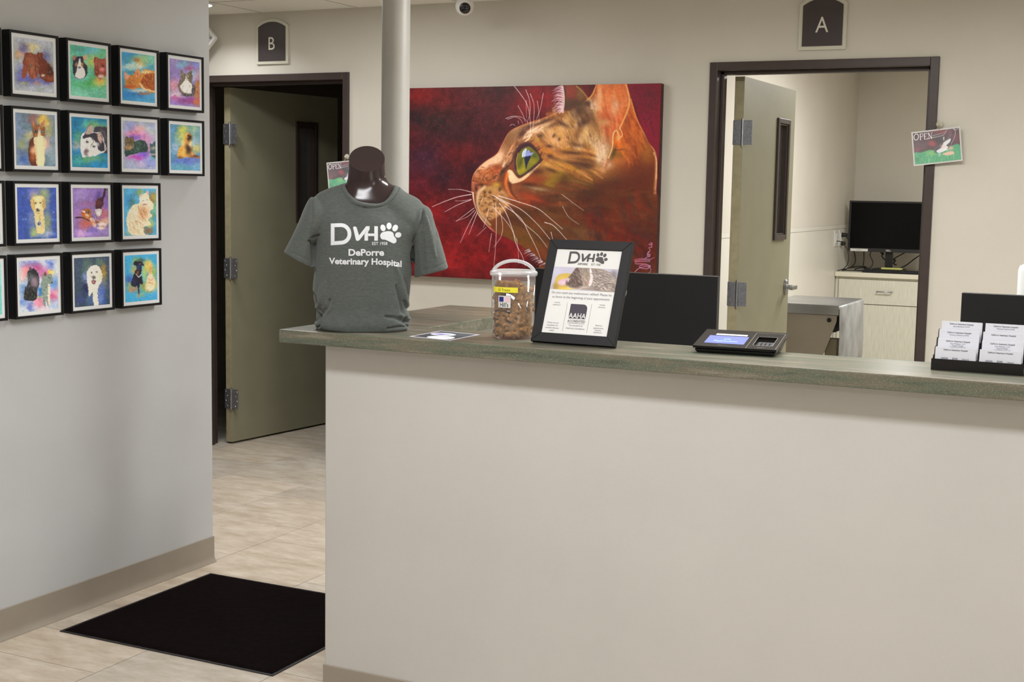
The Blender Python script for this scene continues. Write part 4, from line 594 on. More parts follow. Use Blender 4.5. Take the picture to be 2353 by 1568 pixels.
# ---------------------------------------------------------------- room signs
def room_sign(ch,x0,x1,z0,zs,za,label):
    S=thing('room_sign',label,'sign',((x0+x1)/2,YB,z0)); w=(x1-x0)/2; hs=zs-z0; ha=za-z0
    def shape(i):
        r=((w)**2+(ha-hs)**2)/(2*(ha-hs)); a=math.degrees(math.asin(w/r)); cy=ha-r; k=(r-i); a2=math.degrees(math.asin((w-i)/k))
        return [(-(w-i),i),(w-i,i)]+[(k*math.sin(math.radians(t)),cy+k*math.cos(math.radians(t))) for t in np.linspace(a2,-a2,17)]
    b=MB().prism(shape(0),-.012,0,'y').build('sign_backing',mat('sign_white',(196,194,178),.35),S,bevel=.0015)
    MB().prism(shape(.0165),-.0145,-.012,'y').build('sign_face',mat('sign_brown',(62,54,55),.42,spec=.45),S)
    t=MB(); put_text(t,ch,.098,Matrix.Translation((-.002,-.0152,.076))@Matrix.Rotation(math.pi/2,4,'X'),sx=.88); t.build('letter',mat('sign_letter',(214,212,200),.4),S,fix=False)
room_sign('A',-1.590,-1.3785,2.1345,2.336,2.374,'dark arched room sign reading A above the exam room door')
room_sign('B',-4.5595,-4.349,2.1445,2.349,2.385,'dark arched room sign reading B above the door to the dark room')
# ---------------------------------------------------------------- support column
t=thing('support_column','silver painted round steel column behind the T-shirt bust','column',(-2.361,3.905,0))
MB().lathe([(.0465,0),(.0465,CH)],48,cap=False).build('post',mat('silver_paint',(172,170,165),.45,.1,noise=.02,nscale=6,bump=.15,bscale=40),t,smooth='all')
MB().lathe([(.06,0),(.06,.006)],32).build('base_plate',M_steel,t,smooth=True)
# ---------------------------------------------------------------- security camera, emergency light, ceiling light
q=ony(1068,14,5.8); t=thing('security_camera','small white ball security camera on the ceiling above the cat painting','camera',(q[0],5.8,CH))
MB().lathe([(.054,0),(.054,-.014),(.049,-.028),(.046,-.03)],32).build('mount',M_white,t,smooth=True)
cz=q[2]-CH; MB().lathe([(.0445*math.sin(math.radians(a))+.0004,cz-.0445*math.cos(math.radians(a))) for a in range(0,181,12)],32).build('ball_housing',M_white,t,smooth='all')
d=(Vector((-.05,-5.8,1.25))-Vector((q[0]*1.0,0,CH))); d=Vector((.46,-.80,-.36)).normalized(); R=Matrix.Translation((0,0,cz))@Vector((0,0,1)).rotation_difference(d).to_matrix().to_4x4()
MB().lathe([(.0262,.030),(.0262,.040),(.0235,.0435),(.016,.047),(.001,.048)],32,R).build('lens_cover',mat('lens_black',(14,16,22),.12,spec=.7),t,smooth=True)
q=ony(470,88,6.02); t=thing('emergency_light','tilted white square lamp head on the wall left of sign B','light',(q[0],6.02,q[2]),(0,math.radians(45),0))
a=.058; MB().prism(rrect(-a,a,-a,a,.014),-.012,.016,'y').build('lamp_housing',M_white,t,bevel=.003)
c=MB()
for i in range(4):
    for k in range(4): c.box(-.046+i*.0245,-.046+i*.0245+.018,-.016,-.012,-.046+k*.0245,-.046+k*.0245+.018)
c.build('lens_cells',mat('lens_cell',(150,150,154),.15,spec=.9),t,bevel=.003)
MB().cyl((0,.016,0),(0,.075,0),.014,16).build('arm',M_white,t,smooth=True)
t=thing('ceiling_light','lit round ceiling downlight at the left of sign B','light',(-4.665,5.69,CH))
MB().lathe([(.115,0),(.115,-.004),(.098,-.006),(.098,-.002)],40).build('trim_ring',M_white,t,smooth=True)
MB().lathe([(.097,-.0065),(.05,-.0085),(.001,-.009)],40).build('diffuser',mat('lit_diffuser',(255,255,250),.4,emit=(255,250,240),estr=6),t,smooth='all')
# ---------------------------------------------------------------- big cat painting
GA=1.3
M_print=mat_attr('print_ink',.55,.3,coat=0.)
M_oil=mat_attr('oil_paint',.42,.3,bump=.35,bscale=160)
T=thing('cat_painting','large unframed canvas painting of an orange cat profile on dark red','painting',(-2.935,YB-.04,1.045))
x0,x1,z0,z1=-3.65,-2.221,1.045,2.0; cb=paint_big()
def colf(P,U,V): X,Y=pr(P); return cb.sample(X,Y)
o=painted('painted_canvas',(x0+2.935,-.0005,0),(x1-x0,0,0),(0,0,z1-z0),820,560,lambda P,U,V:colf(P+np.array([-2.935,YB-.04,1.045]),U,V),M_oil,T,GA)
MB().box(x0+2.935,x1+2.935,0,.0399,.0,z1-z0).build('canvas_sides',mat('canvas_edge',(66,32,30),.6,noise=.25,nscale=14),T,bevel=.003)
# ---------------------------------------------------------------- pet portraits on the left wall
M_frame=mat('black_frame',(13,13,17),.4,spec=.3); M_mat=mat('white_mount',(234,237,240),.7)
LBL={(0,1):'black frame, brown puppy lying on pale grey, top row',(0,2):'black frame, two dog heads on bright green, top row',(0,3):'black frame, orange cat curled asleep on blue, top row',(0,4):'black frame, white-chested longhair tabby on violet, top right corner',
(1,1):'black frame, brown and white kitten holding a cream post',(1,2):'black frame, grey and white husky head lying sideways',(1,3):'black frame, two dark green-grey cats on pink and lilac',(1,4):'black frame, small tan puppy sitting on blue and yellow',
(2,1):'black frame, pale golden retriever on deep blue',(2,2):'black frame, three cats seen from above on purple',(2,3):'black frame, fluffy cream cat on light blue',
(3,1):'black frame, black dog and grey cat side by side',(3,2):'black frame, shaggy white dog on dark slate',(3,3):'black frame, black and tan dog beside pale cat on sky blue',
(0,0):'black portrait frame cut by the photo edge, top row',(1,0):'black portrait frame cut by the photo edge, second row',(2,0):'black portrait frame cut by the photo edge, teal print, third row',(3,0):'black portrait frame cut by the photo edge, teal print, bottom row'}
FY=[2.956,3.1985,3.442,3.688,3.934]; FZ=[1.9725,1.735,1.498,1.2615]; FW=.2095; FH=.208; FD=.035
for (r,k),lab in LBL.items():
    y0=FY[k]+(.004 if k==4 else 0); z1=FZ[r]; z0=z1-FH
    t=thing('picture_frame',lab,'picture frame',(XL,y0,z0),group='framed pet portraits on the left wall')
    m=.0085; f=MB(); f.box(.0005,FD,0,m,0,FH).box(.0005,FD,FW-m,FW,0,FH).box(.0005,FD,m,FW-m,0,m).box(.0005,FD,m,FW-m,FH-m,FH)
    f.build('frame_moulding',M_frame,t,bevel=.0012)
    MB().box(.001,FD-.005,m,FW-m,m,FH-m).build('mount',M_mat,t)
    i=.0205; a=np.array([XL+FD-.0045,y0+i,z0+i]); ey,ez=np.array([0,FW-2*i,0]),np.array([0,0,FH-2*i])
    C4=np.array([pr(a),pr(a+ey),pr(a+ez),pr(a+ey+ez)]); b=(C4[:,0].min()-1,C4[:,1].min()-1,C4[:,0].max()+1,C4[:,1].max()+1)
    cp=paint_print(r,k,b); n=150
    def cf(P,U,V,cp=cp,y0=y0,z0=z0): X,Y=pr(P+np.array([XL,y0,z0])); return cp.sample(X,Y)
    painted('art_print',(FD-.0045,i,i),ey,ez,n,n,cf,M_print,t,1.38)
# ---------------------------------------------------------------- floor mat
t=thing('floor_mat','black-brown entrance mat on the tiled floor between wall and counter','mat',(-3.285,3.291,0))
w,d=.872,.79; MB().add(*_prism2([(0,0),(w,0),(w,d),(0,d)],.0005,.003)).build('rubber_border',mat('rubber',(26,24,26),.55,noise=.08,nscale=30),t,bevel=.0015)
random.seed(9); n=60; V=[];bo=.010
P=[]; Fm=[]
for j in range(n+1):
    for i in range(n+1): P.append((bo+(w-2*bo)*i/n+random.uniform(-.001,.001),bo+(d-2*bo)*j/n+random.uniform(-.001,.001),.0085+random.uniform(-.0006,.0006) if 0<i<n and 0<j<n else .003))
for j in range(n):
    for i in range(n): a=j*(n+1)+i; Fm.append((a,a+1,a+n+2,a+n+1))
MB().add(P,Fm).build('carpet',mat('mat_pile',(17,11,11),1.,noise=.2,nscale=60,bump=.6,bscale=500,spec=.05),t,smooth='all',fix=False)
# ---------------------------------------------------------------- reception counter
ZT=1.09; TH=.038
M_stone=mat('green_stone_laminate',(120,124,106),.3,spec=.5); nt=M_stone.node_tree; b=nt.nodes['Principled BSDF']; L=nt.links.new
tc=nt.nodes.new('ShaderNodeTexCoord'); mp=nt.nodes.new('ShaderNodeMapping'); mp.inputs['Scale'].default_value=(2.2,16,26); L(tc.outputs['Object'],mp.inputs[0])
n1=nt.nodes.new('ShaderNodeTexNoise'); n1.inputs['Scale'].default_value=1.6; n1.inputs['Detail'].default_value=9; n1.inputs['Roughness'].default_value=.65; n1.inputs['Distortion'].default_value=.4; L(mp.outputs[0],n1.inputs['Vector'])
rp=nt.nodes.new('ShaderNodeValToRGB'); e=rp.color_ramp.elements; e[0].position=.3; e[0].color=lin((66,68,58)); e[1].position=.72; e[1].color=lin((138,136,122)); k=e.new(.45); k.color=lin((92,98,84)); k=e.new(.56); k.color=lin((106,100,86)); L(n1.outputs[0],rp.inputs[0])
vo=nt.nodes.new('ShaderNodeTexVoronoi'); vo.inputs['Scale'].default_value=500; L(tc.outputs['Object'],vo.inputs['Vector'])
sp=nt.nodes.new('ShaderNodeValToRGB'); sp.color_ramp.interpolation='LINEAR'; sp.color_ramp.elements[0].position=.22; sp.color_ramp.elements[0].color=(1,1,1,1); sp.color_ramp.elements[1].position=.36; sp.color_ramp.elements[1].color=(0,0,0,1); L(vo.outputs['Distance'],sp.inputs[0])
sg=nt.nodes.new('ShaderNodeSeparateColor'); L(vo.outputs['Color'],sg.inputs[0])
th=nt.nodes.new('ShaderNodeMath'); th.operation='GREATER_THAN'; th.inputs[1].default_value=.4; L(sg.outputs[0],th.inputs[0])
ge=nt.nodes.new('ShaderNodeNewGeometry'); sx=nt.nodes.new('ShaderNodeSeparateXYZ'); L(ge.outputs['Normal'],sx.inputs[0])
ed=nt.nodes.new('ShaderNodeMath'); ed.operation='LESS_THAN'; ed.inputs[1].default_value=.5; L(sx.outputs[2],ed.inputs[0])   # chips show on the sawn edge
ed2=nt.nodes.new('ShaderNodeMath'); ed2.operation='MULTIPLY_ADD'; ed2.inputs[1].default_value=.7; ed2.inputs[2].default_value=.12; L(ed.outputs[0],ed2.inputs[0])
m1=nt.nodes.new('ShaderNodeMath'); m1.operation='MULTIPLY'; L(sp.outputs[0],m1.inputs[0]); L(th.outputs[0],m1.inputs[1])
m2=nt.nodes.new('ShaderNodeMath'); m2.operation='MULTIPLY'; L(m1.outputs[0],m2.inputs[0]); L(ed2.outputs[0],m2.inputs[1])
cc=nt.nodes.new('ShaderNodeValToRGB'); cc.color_ramp.interpolation='CONSTANT'; cc.color_ramp.elements[0].color=lin((168,168,146)); cc.color_ramp.elements[1].position=.8; cc.color_ramp.elements[1].color=lin((70,66,52)); L(sg.outputs[1],cc.inputs[0])
mx=nt.nodes.new('ShaderNodeMix'); mx.data_type='RGBA'; L(m2.outputs[0],mx.inputs[0]); L(rp.outputs[0],mx.inputs[6]); L(cc.outputs[0],mx.inputs[7]); L(mx.outputs[2],b.inputs['Base Color'])
t=MB().prism([(-2.294,3.162),(1.9,3.162),(1.9,3.455),(-1.97,3.455),(-1.97,4.167),(-2.294,4.167)],ZT-TH,ZT).build('countertop',M_stone,bevel=.003,seg=3)
tag(t,'green-grey speckled stone-look L-shaped countertop on the reception wall','countertop')
cb_=thing('counter_base','beige painted knee wall carrying the green-grey countertop','counter',(-2.175,3.22,0))
MB().prism([(0,0),(4.05,0),(4.05,.11),(.11,.11),(.11,.88),(0,.88)],0,ZT-TH-.0002).build('painted_wall',M_counter,cb_,bevel=.004,seg=3)
b=MB(); cove(b,(-.003,0),(4.05,0),(0,-1)); cove(b,(0,0),(0,.88),(-1,0)); b.build('baseboard',M_base,cb_,smooth=True)
# desk behind the counter
t=thing('desk','low pale work desk behind the reception counter','desk',(-1.95,3.46,0))
MB().box(0,3.4,.0,1.0,.725,.75).build('desktop',mat('desk_laminate',(196,194,186),.45),t,bevel=.003)
for x in (.05,3.3): MB().box(x,x+.03,.03,.97,0,.725).build('leg_panel',mat('desk_panel',(170,168,160),.5),t)
# ---------------------------------------------------------------- monitors
def monitor_back(label,x0,x1,Y,zt,h,logo=None):
    t=thing('computer_monitor',label,'monitor',((x0+x1)/2,Y,.75)); w=(x1-x0)/2; a=zt-.75-h; b=zt-.75
    MB().box(-w,w,0,.022,a,b).build('housing',mat('monitor_back',(26,26,29),.42,noise=.04,nscale=9,bump=.05),t,bevel=.002)
    MB().box(-w+.004,w-.004,.0222,.024,a+.004,b-.004).build('screen',mat('screen_off',(6,6,8),.3,spec=.15),t)
    s=MB(); s.box(-.035,.035,-.02,.0,.012,a+.03); s.build('stand_neck',M_black,t,bevel=.004)
    MB().add(*_prism2(rrect(-.12,.12,-.12,.08,.02),0,.012)).build('stand_base',M_black,t,bevel=.003)
    if logo:
        lx,lz=logo; M=Matrix.Translation((lx-(x0+x1)/2,-.0006,lz-.75))@Matrix.Rotation(math.pi/2,4,'X'); g=MB(); V,Fc=band([(.0285*math.cos(k*math.pi/24),.0285*math.sin(k*math.pi/24)) for k in range(48)],.0028,True)
        g.add([(x,y,0) for x,y in V],Fc,M); put_text(g,'DELL',.0175,M@Matrix.Translation((0,-.006,0)),bold=.01); g.build('logo',mat('logo_silver',(190,190,190),.4),t,fix=False)
    return t
monitor_back('black monitor seen from behind, between the treat jar and the card terminal',-1.815,-1.218,3.85,1.2535,.345,(-1.5335,1.1945))
monitor_back('black monitor seen from behind above the business cards',-.528,.06,3.85,1.2395,.345)
t=thing('plastic_canister','white rounded plastic canister behind the right-hand monitor','canister',(-.375,4.3,.75))
MB().lathe([(.055,0),(.057,.01),(.057,.535),(.053,.547),(.043,.552),(.001,.553)],32,Matrix.Diagonal((1,.6,1,1))).build('white_housing',mat('canister_white',(196,198,198),.45),t,smooth='all'); 
del t
# ---------------------------------------------------------------- the DVH lettering and paw, in shirt drawing units
def dvh_shapes():
    S=[]
    S.append(band([(414,662),(470,660)]+[(480+64*math.sin(a),727-67*math.cos(a)) for a in np.linspace(.1,3.0,14)]+[(414,800)],29,True))
    S.append(([(571,676),(584,668),(598,676),(617,738),(672,668),(700,668),(697,676),(622,772),(612,779),(598,779),(592,770)],[(0,1,2,3,10),(3,8,9,10),(3,7,8),(3,4,5,6,7)]))
    S.append(([(659,778),(659,728),(697,676),(699,690),(686,712),(686,778)],[(0,1,4,5),(1,2,3,4)])); S.append(band([(748,668),(748,778)],28)); S.append(band([(672,733),(748,733)],20))
    for x,y,a,b,r in [(801,681,20,26,-16),(848,667,20,26,0),(895,683,21,27,28),(919,736,25,21,-10)]:
        c,s=math.cos(math.radians(r)),math.sin(math.radians(r)); P=[(x+a*math.cos(t)*c-b*math.sin(t)*s,y+a*math.cos(t)*s+b*math.sin(t)*c) for t in np.linspace(0,2*math.pi,21)[:-1]]
        S.append((P+[(x,y)],[(i,(i+1)%20,20) for i in range(20)]))
    P=[tuple(p) for p in smooth([(779,740),(790,718),(815,709),(850,706),(878,718),(886,744),(904,768),(902,792),(882,800),(855,788),(820,772),(790,766)],4,True)]
    S.append((P+[(840,745)],[(i,(i+1)%len(P),len(P)) for i in range(len(P))])); return S
# ---------------------------------------------------------------- framed poster leaning on the counter
A=math.radians(22); hP=.29; wP=.2428
t=thing('framed_poster','black frame with printed notice and sleeping tabby photo, standing on the counter','picture frame',tuple(onz(1218.6,783.1,ZT+.0066)),(-A,0,math.radians(-1.1)))
# local: x right, z up the frame, y back
m=.0262; f=MB(); D=.017
f.prism([(0,0),(wP,0),(wP-m,m),(m,m)],0,D,'y').prism([(wP,0),(wP,hP),(wP-m,hP-m),(wP-m,m)],0,D,'y').prism([(wP,hP),(0,hP),(m,hP-m),(wP-m,hP-m)],0,D,'y').prism([(0,hP),(0,0),(m,m),(m,hP-m)],0,D,'y')
f.build('frame_moulding',mat('poster_frame',(24,24,26),.55,spec=.35),t,bevel=.0012)
pw,ph=wP-2*m,hP-2*m
MB().box(m,wP-m,.004,.012,m,hP-m).build('notice_sheet',mat('paper_white',(222,222,220),.6),t)
e=MB(); e.prism([(.09,.0),(.15,.0),(.135,.19),(.105,.19)],0,.003,'y',Matrix.Translation((0,.017,.05))@Matrix.Rotation(0,4,'X')); 
es=MB(); es.add([(.085,.0175,.20),(.155,.0175,.20),(.165,.0175+.10,.0408),(.075,.0175+.10,.0408),(.085,.0205,.20),(.155,.0205,.20),(.165,.0205+.10,.0418),(.075,.0205+.10,.0418)],[(0,1,2,3),(4,5,6,7),(0,1,5,4),(1,2,6,5),(2,3,7,6),(3,0,4,7)]); es.build('easel_back',M_black,t)
ct=paint_tabby(); PT=Matrix.Translation((m,.0035,m))@Matrix.Rotation(math.pi/2,4,'X')   # x right, y up, z toward viewer
tl=np.array([(508,412),(1388,452),(1330,765),(442,716)],float)/5.808+np.array([1180,540])
def ctf(P,U,V):
    W=lambda i:tl[i][None,None,:]; Q=((1-U)*(1-V))[...,None]*W(3)+(U*(1-V))[...,None]*W(2)+(U*V)[...,None]*W(1)+((1-U)*V)[...,None]*W(0); return ct.sample(Q[...,0],Q[...,1])
painted('cat_photo',(m,.0036,m+ph*.518),(pw,0,0),(0,0,ph*.268),230,110,ctf,M_print,t,1.25)
g=MB(); sc_=pw*.60/545.; 
for V_,F_ in dvh_shapes(): g.add([(pw*.20+(x-398)*sc_,ph*.985-(y-636)*sc_,0) for x,y in V_],F_,PT)
put_text(g,'DEPORRE',.0080,PT@Matrix.Translation((pw*.435,ph*.818,0)),bold=.02,sx=.85); put_text(g,'EST 1958',.0084,PT@Matrix.Translation((pw*.635,ph*.818,0)),sx=.85)
g.build('logo',mat('logo_grey',(78,76,78),.6),t,fix=False)
g=MB(); put_text(g,'Do you need any medications refilled? Please let',.0094,PT@Matrix.Translation((pw*.5,ph*.467,0)),sx=.955); put_text(g,'us know at the beginning of your appointment',.0094,PT@Matrix.Translation((pw*.5,ph*.417,0)),sx=.955)
for s,x,y,z in [('ONLINE',.155,.355,.0048),('PHARMACY',.155,.327,.0048),('ONLINE',.845,.355,.0048),('BOOKING',.845,.327,.0048),('Check out our',.15,.115,.0062),('newsletter for',.15,.085,.0062),('monthly discount',.15,.055,.0062),('codes!',.15,.025,.0062),('Book an',.85,.115,.0062),('appointment',.85,.085,.0062),('anytime,',.85,.06,.0062),('anywhere!',.85,.035,.0062),('The Standard of',.5,.096,.0068),('Veterinary Excellence',.5,.062,.0068)]:
    put_text(g,s,z*.92,PT@Matrix.Translation((pw*x,ph*y,0)))
for x in (.315,.685): g.add([(pw*x,ph*.03,0),(pw*x+.0006,ph*.03,0),(pw*x+.0006,ph*.365,0),(pw*x,ph*.365,0)],[(0,1,2,3)],PT)
g.add([(pw*.37,ph*.128,0),(pw*.63,ph*.128,0),(pw*.63,ph*.1315,0),(pw*.37,ph*.1315,0)],[(0,1,2,3)],PT)
g.build('printed_words',mat('text_grey',(118,118,124),.6),t,fix=False)
g=MB(); x0,x1,y0,y1=pw*.37,pw*.63,ph*.185,ph*.355; P=[(x0,y0),(x1,y0)]+arc(x1-.012,y1-.012,.012,0,90,6)+[(x0,y1)]; g.add([(x,y,0) for x,y in P],[tuple(range(len(P)))],PT); put_text(g,'ACCREDITED',.0092,PT@Matrix.Translation((pw*.5,ph*.142,0)),bold=.008,sx=.93)
g.build('accreditation_badge',mat('badge_plum',(66,58,70),.6),t,fix=False)
g=MB(); put_text(g,'AAHA',.0200,PT@Matrix.Translation((pw*.5,ph*.190,.0002)),bold=.012,sx=.90); g.build('badge_letters',mat('paper_white'),t,fix=False)
# ---------------------------------------------------------------- payment terminal
t=thing('payment_terminal','black card payment terminal with blue lit screen on the counter','payment terminal',(-1.107,3.308,ZT),(0,0,math.radians(4.5)))
W=.214; D=.155; sl=math.atan2(.028,.15); TP=Matrix.Translation((0,0,.013))@Matrix.Rotation(sl,4,'X')
b=MB(); b.add([(.008,.01,0),(W-.008,.01,0),(W-.012,D-.02,0),(.012,D-.02,0),(.002,.002,.010),(W-.002,.002,.010),(W-.001,D,.036),(.001,D,.036)],[(0,1,2,3),(4,5,6,7),(0,1,5,4),(1,2,6,5),(2,3,7,6),(3,0,4,7)]); b.build('base_housing',M_black,t,bevel=.004,seg=3)
kx0,kx1,ky0,ky1=.148,.198,.03,.108
b=MB(); P=rrect(0,W,0,D,.008,4)
b.box(0,kx0,0,D,0,.006,TP).box(kx1,W,0,D,0,.006,TP).box(kx0,kx1,0,ky0,0,.006,TP).box(kx0,kx1,ky1,D,0,.006,TP)
b.build('top_panel',mat('glossy_black',(20,18,18),.25,spec=.3),t)
MB().box(kx0,kx1,ky0,ky1,-.006,-.005,TP).build('keypad_well',mat('well_black',(14,15,22),.35),t)
for k,(i,j) in enumerate([(i,j) for j in range(5) for i in range(4)]):
    c=[(40,40,44),(40,40,44)][0]; nm='key'
    if j==0: c=[(190,60,50),(210,190,60),(60,170,90),(60,60,64)][i]
    xx=kx0+.005+i*.0108; yy=ky0+.006+j*.0105; MB().box(xx,xx+.0085,yy,yy+.0075,-.005,-.0015,TP).build('key',mat('key_%d_%d_%d'%c,c,.5),t,bevel=.001)
e=MB(); V_,F_=band([(kx0-.012,0.001),(kx0-.012,D-.012),(W-.003,D-.012),(W-.003,.004)],.0009); e.add([(x,y,.0063) for x,y in V_],F_,TP); V_,F_=band(rrect(kx0,kx1,ky0,ky1,.004),.0010,True); e.add([(x,y,.0063) for x,y in V_],F_,TP); e.build('bright_trim',mat('trim_silver',(170,165,160),.3,.6),t,fix=False)
MB().box(.022,.125,.030,.098,.0061,.0064,TP).build('screen',mat('terminal_screen',(96,106,168),.25,emit=(104,116,186),estr=.55),t)
g=MB(); TS=TP@Matrix.Translation((.0735,.047,.0066)); put_text(g,'PayJunction',.0135,TS,bold=.006); V_,F_=band([(-.007,0),(-.002,.012),(.006,.010),(.011,.007),(.006,.003)],.0014,True); g.add([(x,y,0) for x,y in V_],F_,TS@Matrix.Translation((-.001,.016,0))); g.build('screen_lettering',mat('screen_cyan',(150,200,255),.4,emit=(120,170,255),estr=.7),t,fix=False)
pl_=MB().box(.036,.118,.104,.116,.0061,.0066,TP).build('paper_label',mat('label_white',(216,216,210),.6),t)
g=MB(); 
put_text(g,'PLEASE SIGN HERE',.0058,TP@Matrix.Translation((.077,.108,.0068))); g.build('label_words',mat('print_grey',(120,118,116),.5),pl_,fix=False)
g=MB(); put_text(g,'PayJunction',.006,TP@Matrix.Translation((.075,.013,.0064))); g.build('maker_name',mat('print_grey'),t,fix=False)
g=MB(); put_text(g,'equinox',.006,TP@Matrix.Translation((.172,.012,.0064))); g.build('model_name',mat('print_grey'),t,fix=False)
# ---------------------------------------------------------------- flyer on the counter
A4=[onz(*q,ZT) for q in [(940,774),(1033,783.5),(1118,768),(1012,761)]]; a=(A4[1]-A4[0]); b_=(A4[3]-A4[0]); cf_=paint_flyer()
t=thing('flyer','dark photo flyer lying flat on the countertop beside the bust','flyer',tuple(A4[0]+np.array([0,0,.0003])))
MB().add([(0,0,0),tuple(a),tuple(a+b_),tuple(b_),(0,0,.0004),tuple(a+[0,0,.0004]),tuple(a+b_+[0,0,.0004]),tuple(b_+[0,0,.0004])],[(0,1,2,3),(4,5,6,7),(0,1,5,4),(1,2,6,5),(2,3,7,6),(3,0,4,7)]).build('paper',mat('paper_lilac',(206,202,212),.4),t)
painted('printed_photo',a*.05+b_*.05+[0,0,.0007],a*.9,b_*.9,110,160,lambda P,U,V:cf_.sample(U*148,(1-V)*210),M_print,t,1.1)
# ---------------------------------------------------------------- business cards
t=thing('card_holder','black eight-pocket business card holder at the right end of the counter','card holder',(-.5145,3.306,ZT))
Wc=.207; b=MB(); b.box(0,Wc,0,.003,0,.027).box(0,.003,.003,.105,0,.027).box(Wc-.003,Wc,.003,.105,0,.027).box(0,Wc,.003,.105,0,.003)
for i in range(4):
    z=.004+i*.0187; y=.006+i*.0225; b.box(.003,Wc-.003,y+.016,y+.0185,.003,z+.022)
    b.prism([(y,0),(y+.019,0),(y+.019,z+.030),(y+.014,z+.024)],0,.0025,'x'); b.prism([(y,0),(y+.019,0),(y+.019,z+.030),(y+.014,z+.024)],Wc-.0025,Wc,'x'); b.prism([(y,0),(y+.019,0),(y+.017,z+.027)],Wc/2-.0014,Wc/2+.0014,'x')
b.build('tray',mat('glossy_black_plastic',(12,12,15),.18,spec=.6),t)
NM=[('Saira Bonilaru, DVM','Michael Clarke, DVM'),('Thomas DePorre, DVM',''),('Sue Webster, LVT','Sue Webster, LVT'),('','')]
CD=['front','second','third','back']
for i in range(4):
    for j in range(2):
        z=.004+i*.0187; y=.006+i*.0225; x=.006+j*.1005+(.0015 if i%2 else 0)
        s=thing('business_card_stack','stack of white business cards, %s tier of the %s column'%(CD[i],('left','right')[j]),'business cards',(-.5145+x,3.306+y+.0025,ZT+z),(math.radians(-9),0,0),'business card stacks in the black holder')
        th=[.009,.007,.009,.013][i]*(1 if j==0 else .75)
        MB().box(0,.0925,0,th,0,.051).build('cards',mat('card_white',(214,216,224),.55),s,bevel=.0004)
        g=MB(); Mx=Matrix.Translation((.046,-.0004,0))@Matrix.Rotation(math.pi/2,4,'X'); put_text(g,'DePorre Veterinary Hospital',.0052,Mx@Matrix.Translation((0,.043,0)),bold=.02,sx=.9)
        nm=NM[3-i][j]
        if nm: put_text(g,nm,.0046,Mx@Matrix.Translation((0,.0375,0)))
        if i==1: put_text(g,'Practice Manager',.0038,Mx@Matrix.Translation((0,.0335,0))); put_text(g,'suew@deporrevet.com',.0038,Mx@Matrix.Translation((0,.0298,0)))
        if i==0: put_text(g,'AAHA',.006,Mx@Matrix.Translation((-.024,.0225,0)),bold=.02); put_text(g,'DVH',.006,Mx@Matrix.Translation((0,.0225,0)),bold=.03); put_text(g,'Hours',.006,Mx@Matrix.Translation((.024,.0225,0)))
        g.build('printed_words',mat('card_ink',(96,98,110),.6),s,fix=False)
# ---------------------------------------------------------------- OPEN cards hanging by suction hooks on the door frames
co_=paint_open(); Q4=np.array([(2094.0,307.0),(2200.5,295.0),(2206.5,362.5),(2100.5,378.5)])
M_lam=mat_attr('laminated_print',.22,.6)
def open_card(x,z,ang,label,n):
    t=thing('open_sign_card',label,'sign',(x,YB-.03,z),(0,-ang,0)); w,h=.203,.146
    bul=lambda U,V: np.stack([0*U,-.010*(np.abs(U-.5)*2)**2*1.0+.004,0*U],-1)
    o=painted('laminate_border',(-w/2,0,-h),(w,0,0),(0,0,h),24,4,lambda P,U,V:np.ones(P.shape)*np.array([206,206,204]),M_lam,t,1.,bul)
    def cf(P,U,V):
        q=((1-U)*(1-V))[...,None]*Q4[3]+(U*(1-V))[...,None]*Q4[2]+(U*V)[...,None]*Q4[1]+((1-U)*V)[...,None]*Q4[0]; return co_.sample(q[...,0],q[...,1])
    bul2=lambda U,V: bul(.03+U*.94,V)-np.array([0,.0008,0])
    painted('printed_picture',(-w/2+.006,0,-h+.006),(w-.012,0,0),(0,0,h-.012),200,140,cf,M_lam,t,1.15,bul2)
    k=thing('suction_hook','clear suction cup hook with brass clip holding the %s OPEN card'%n,'hook',(x+.012,YB-.0125,z+.022),group='suction cup hooks on the door frames')
    Ry=Matrix.Rotation(math.pi/2,4,'X'); MB().lathe([(.0155,0),(.013,.003),(.007,.006),(.006,.012),(.0075,.014),(.0065,.016)],24,Ry).build('suction_cup',clear('clear_vinyl',.5,.1,(230,226,210)),k,smooth='all')
    MB().tube([(0,-.015,.004),(0,-.019,-.004),(0,-.018,-.016),(0,-.023,-.021),(0,-.026,-.015)],.0018,8).build('metal_hook',mat('brass_hook',(190,176,130),.25,.9),k,smooth='all')
open_card(-.9745,1.7835,math.radians(6.9),'laminated OPEN card with dog picture hanging on the exam room door frame','exam room')
open_card(-3.985,1.630,math.radians(5.5),'laminated OPEN card on the dark room door frame, partly behind the bust','dark room')
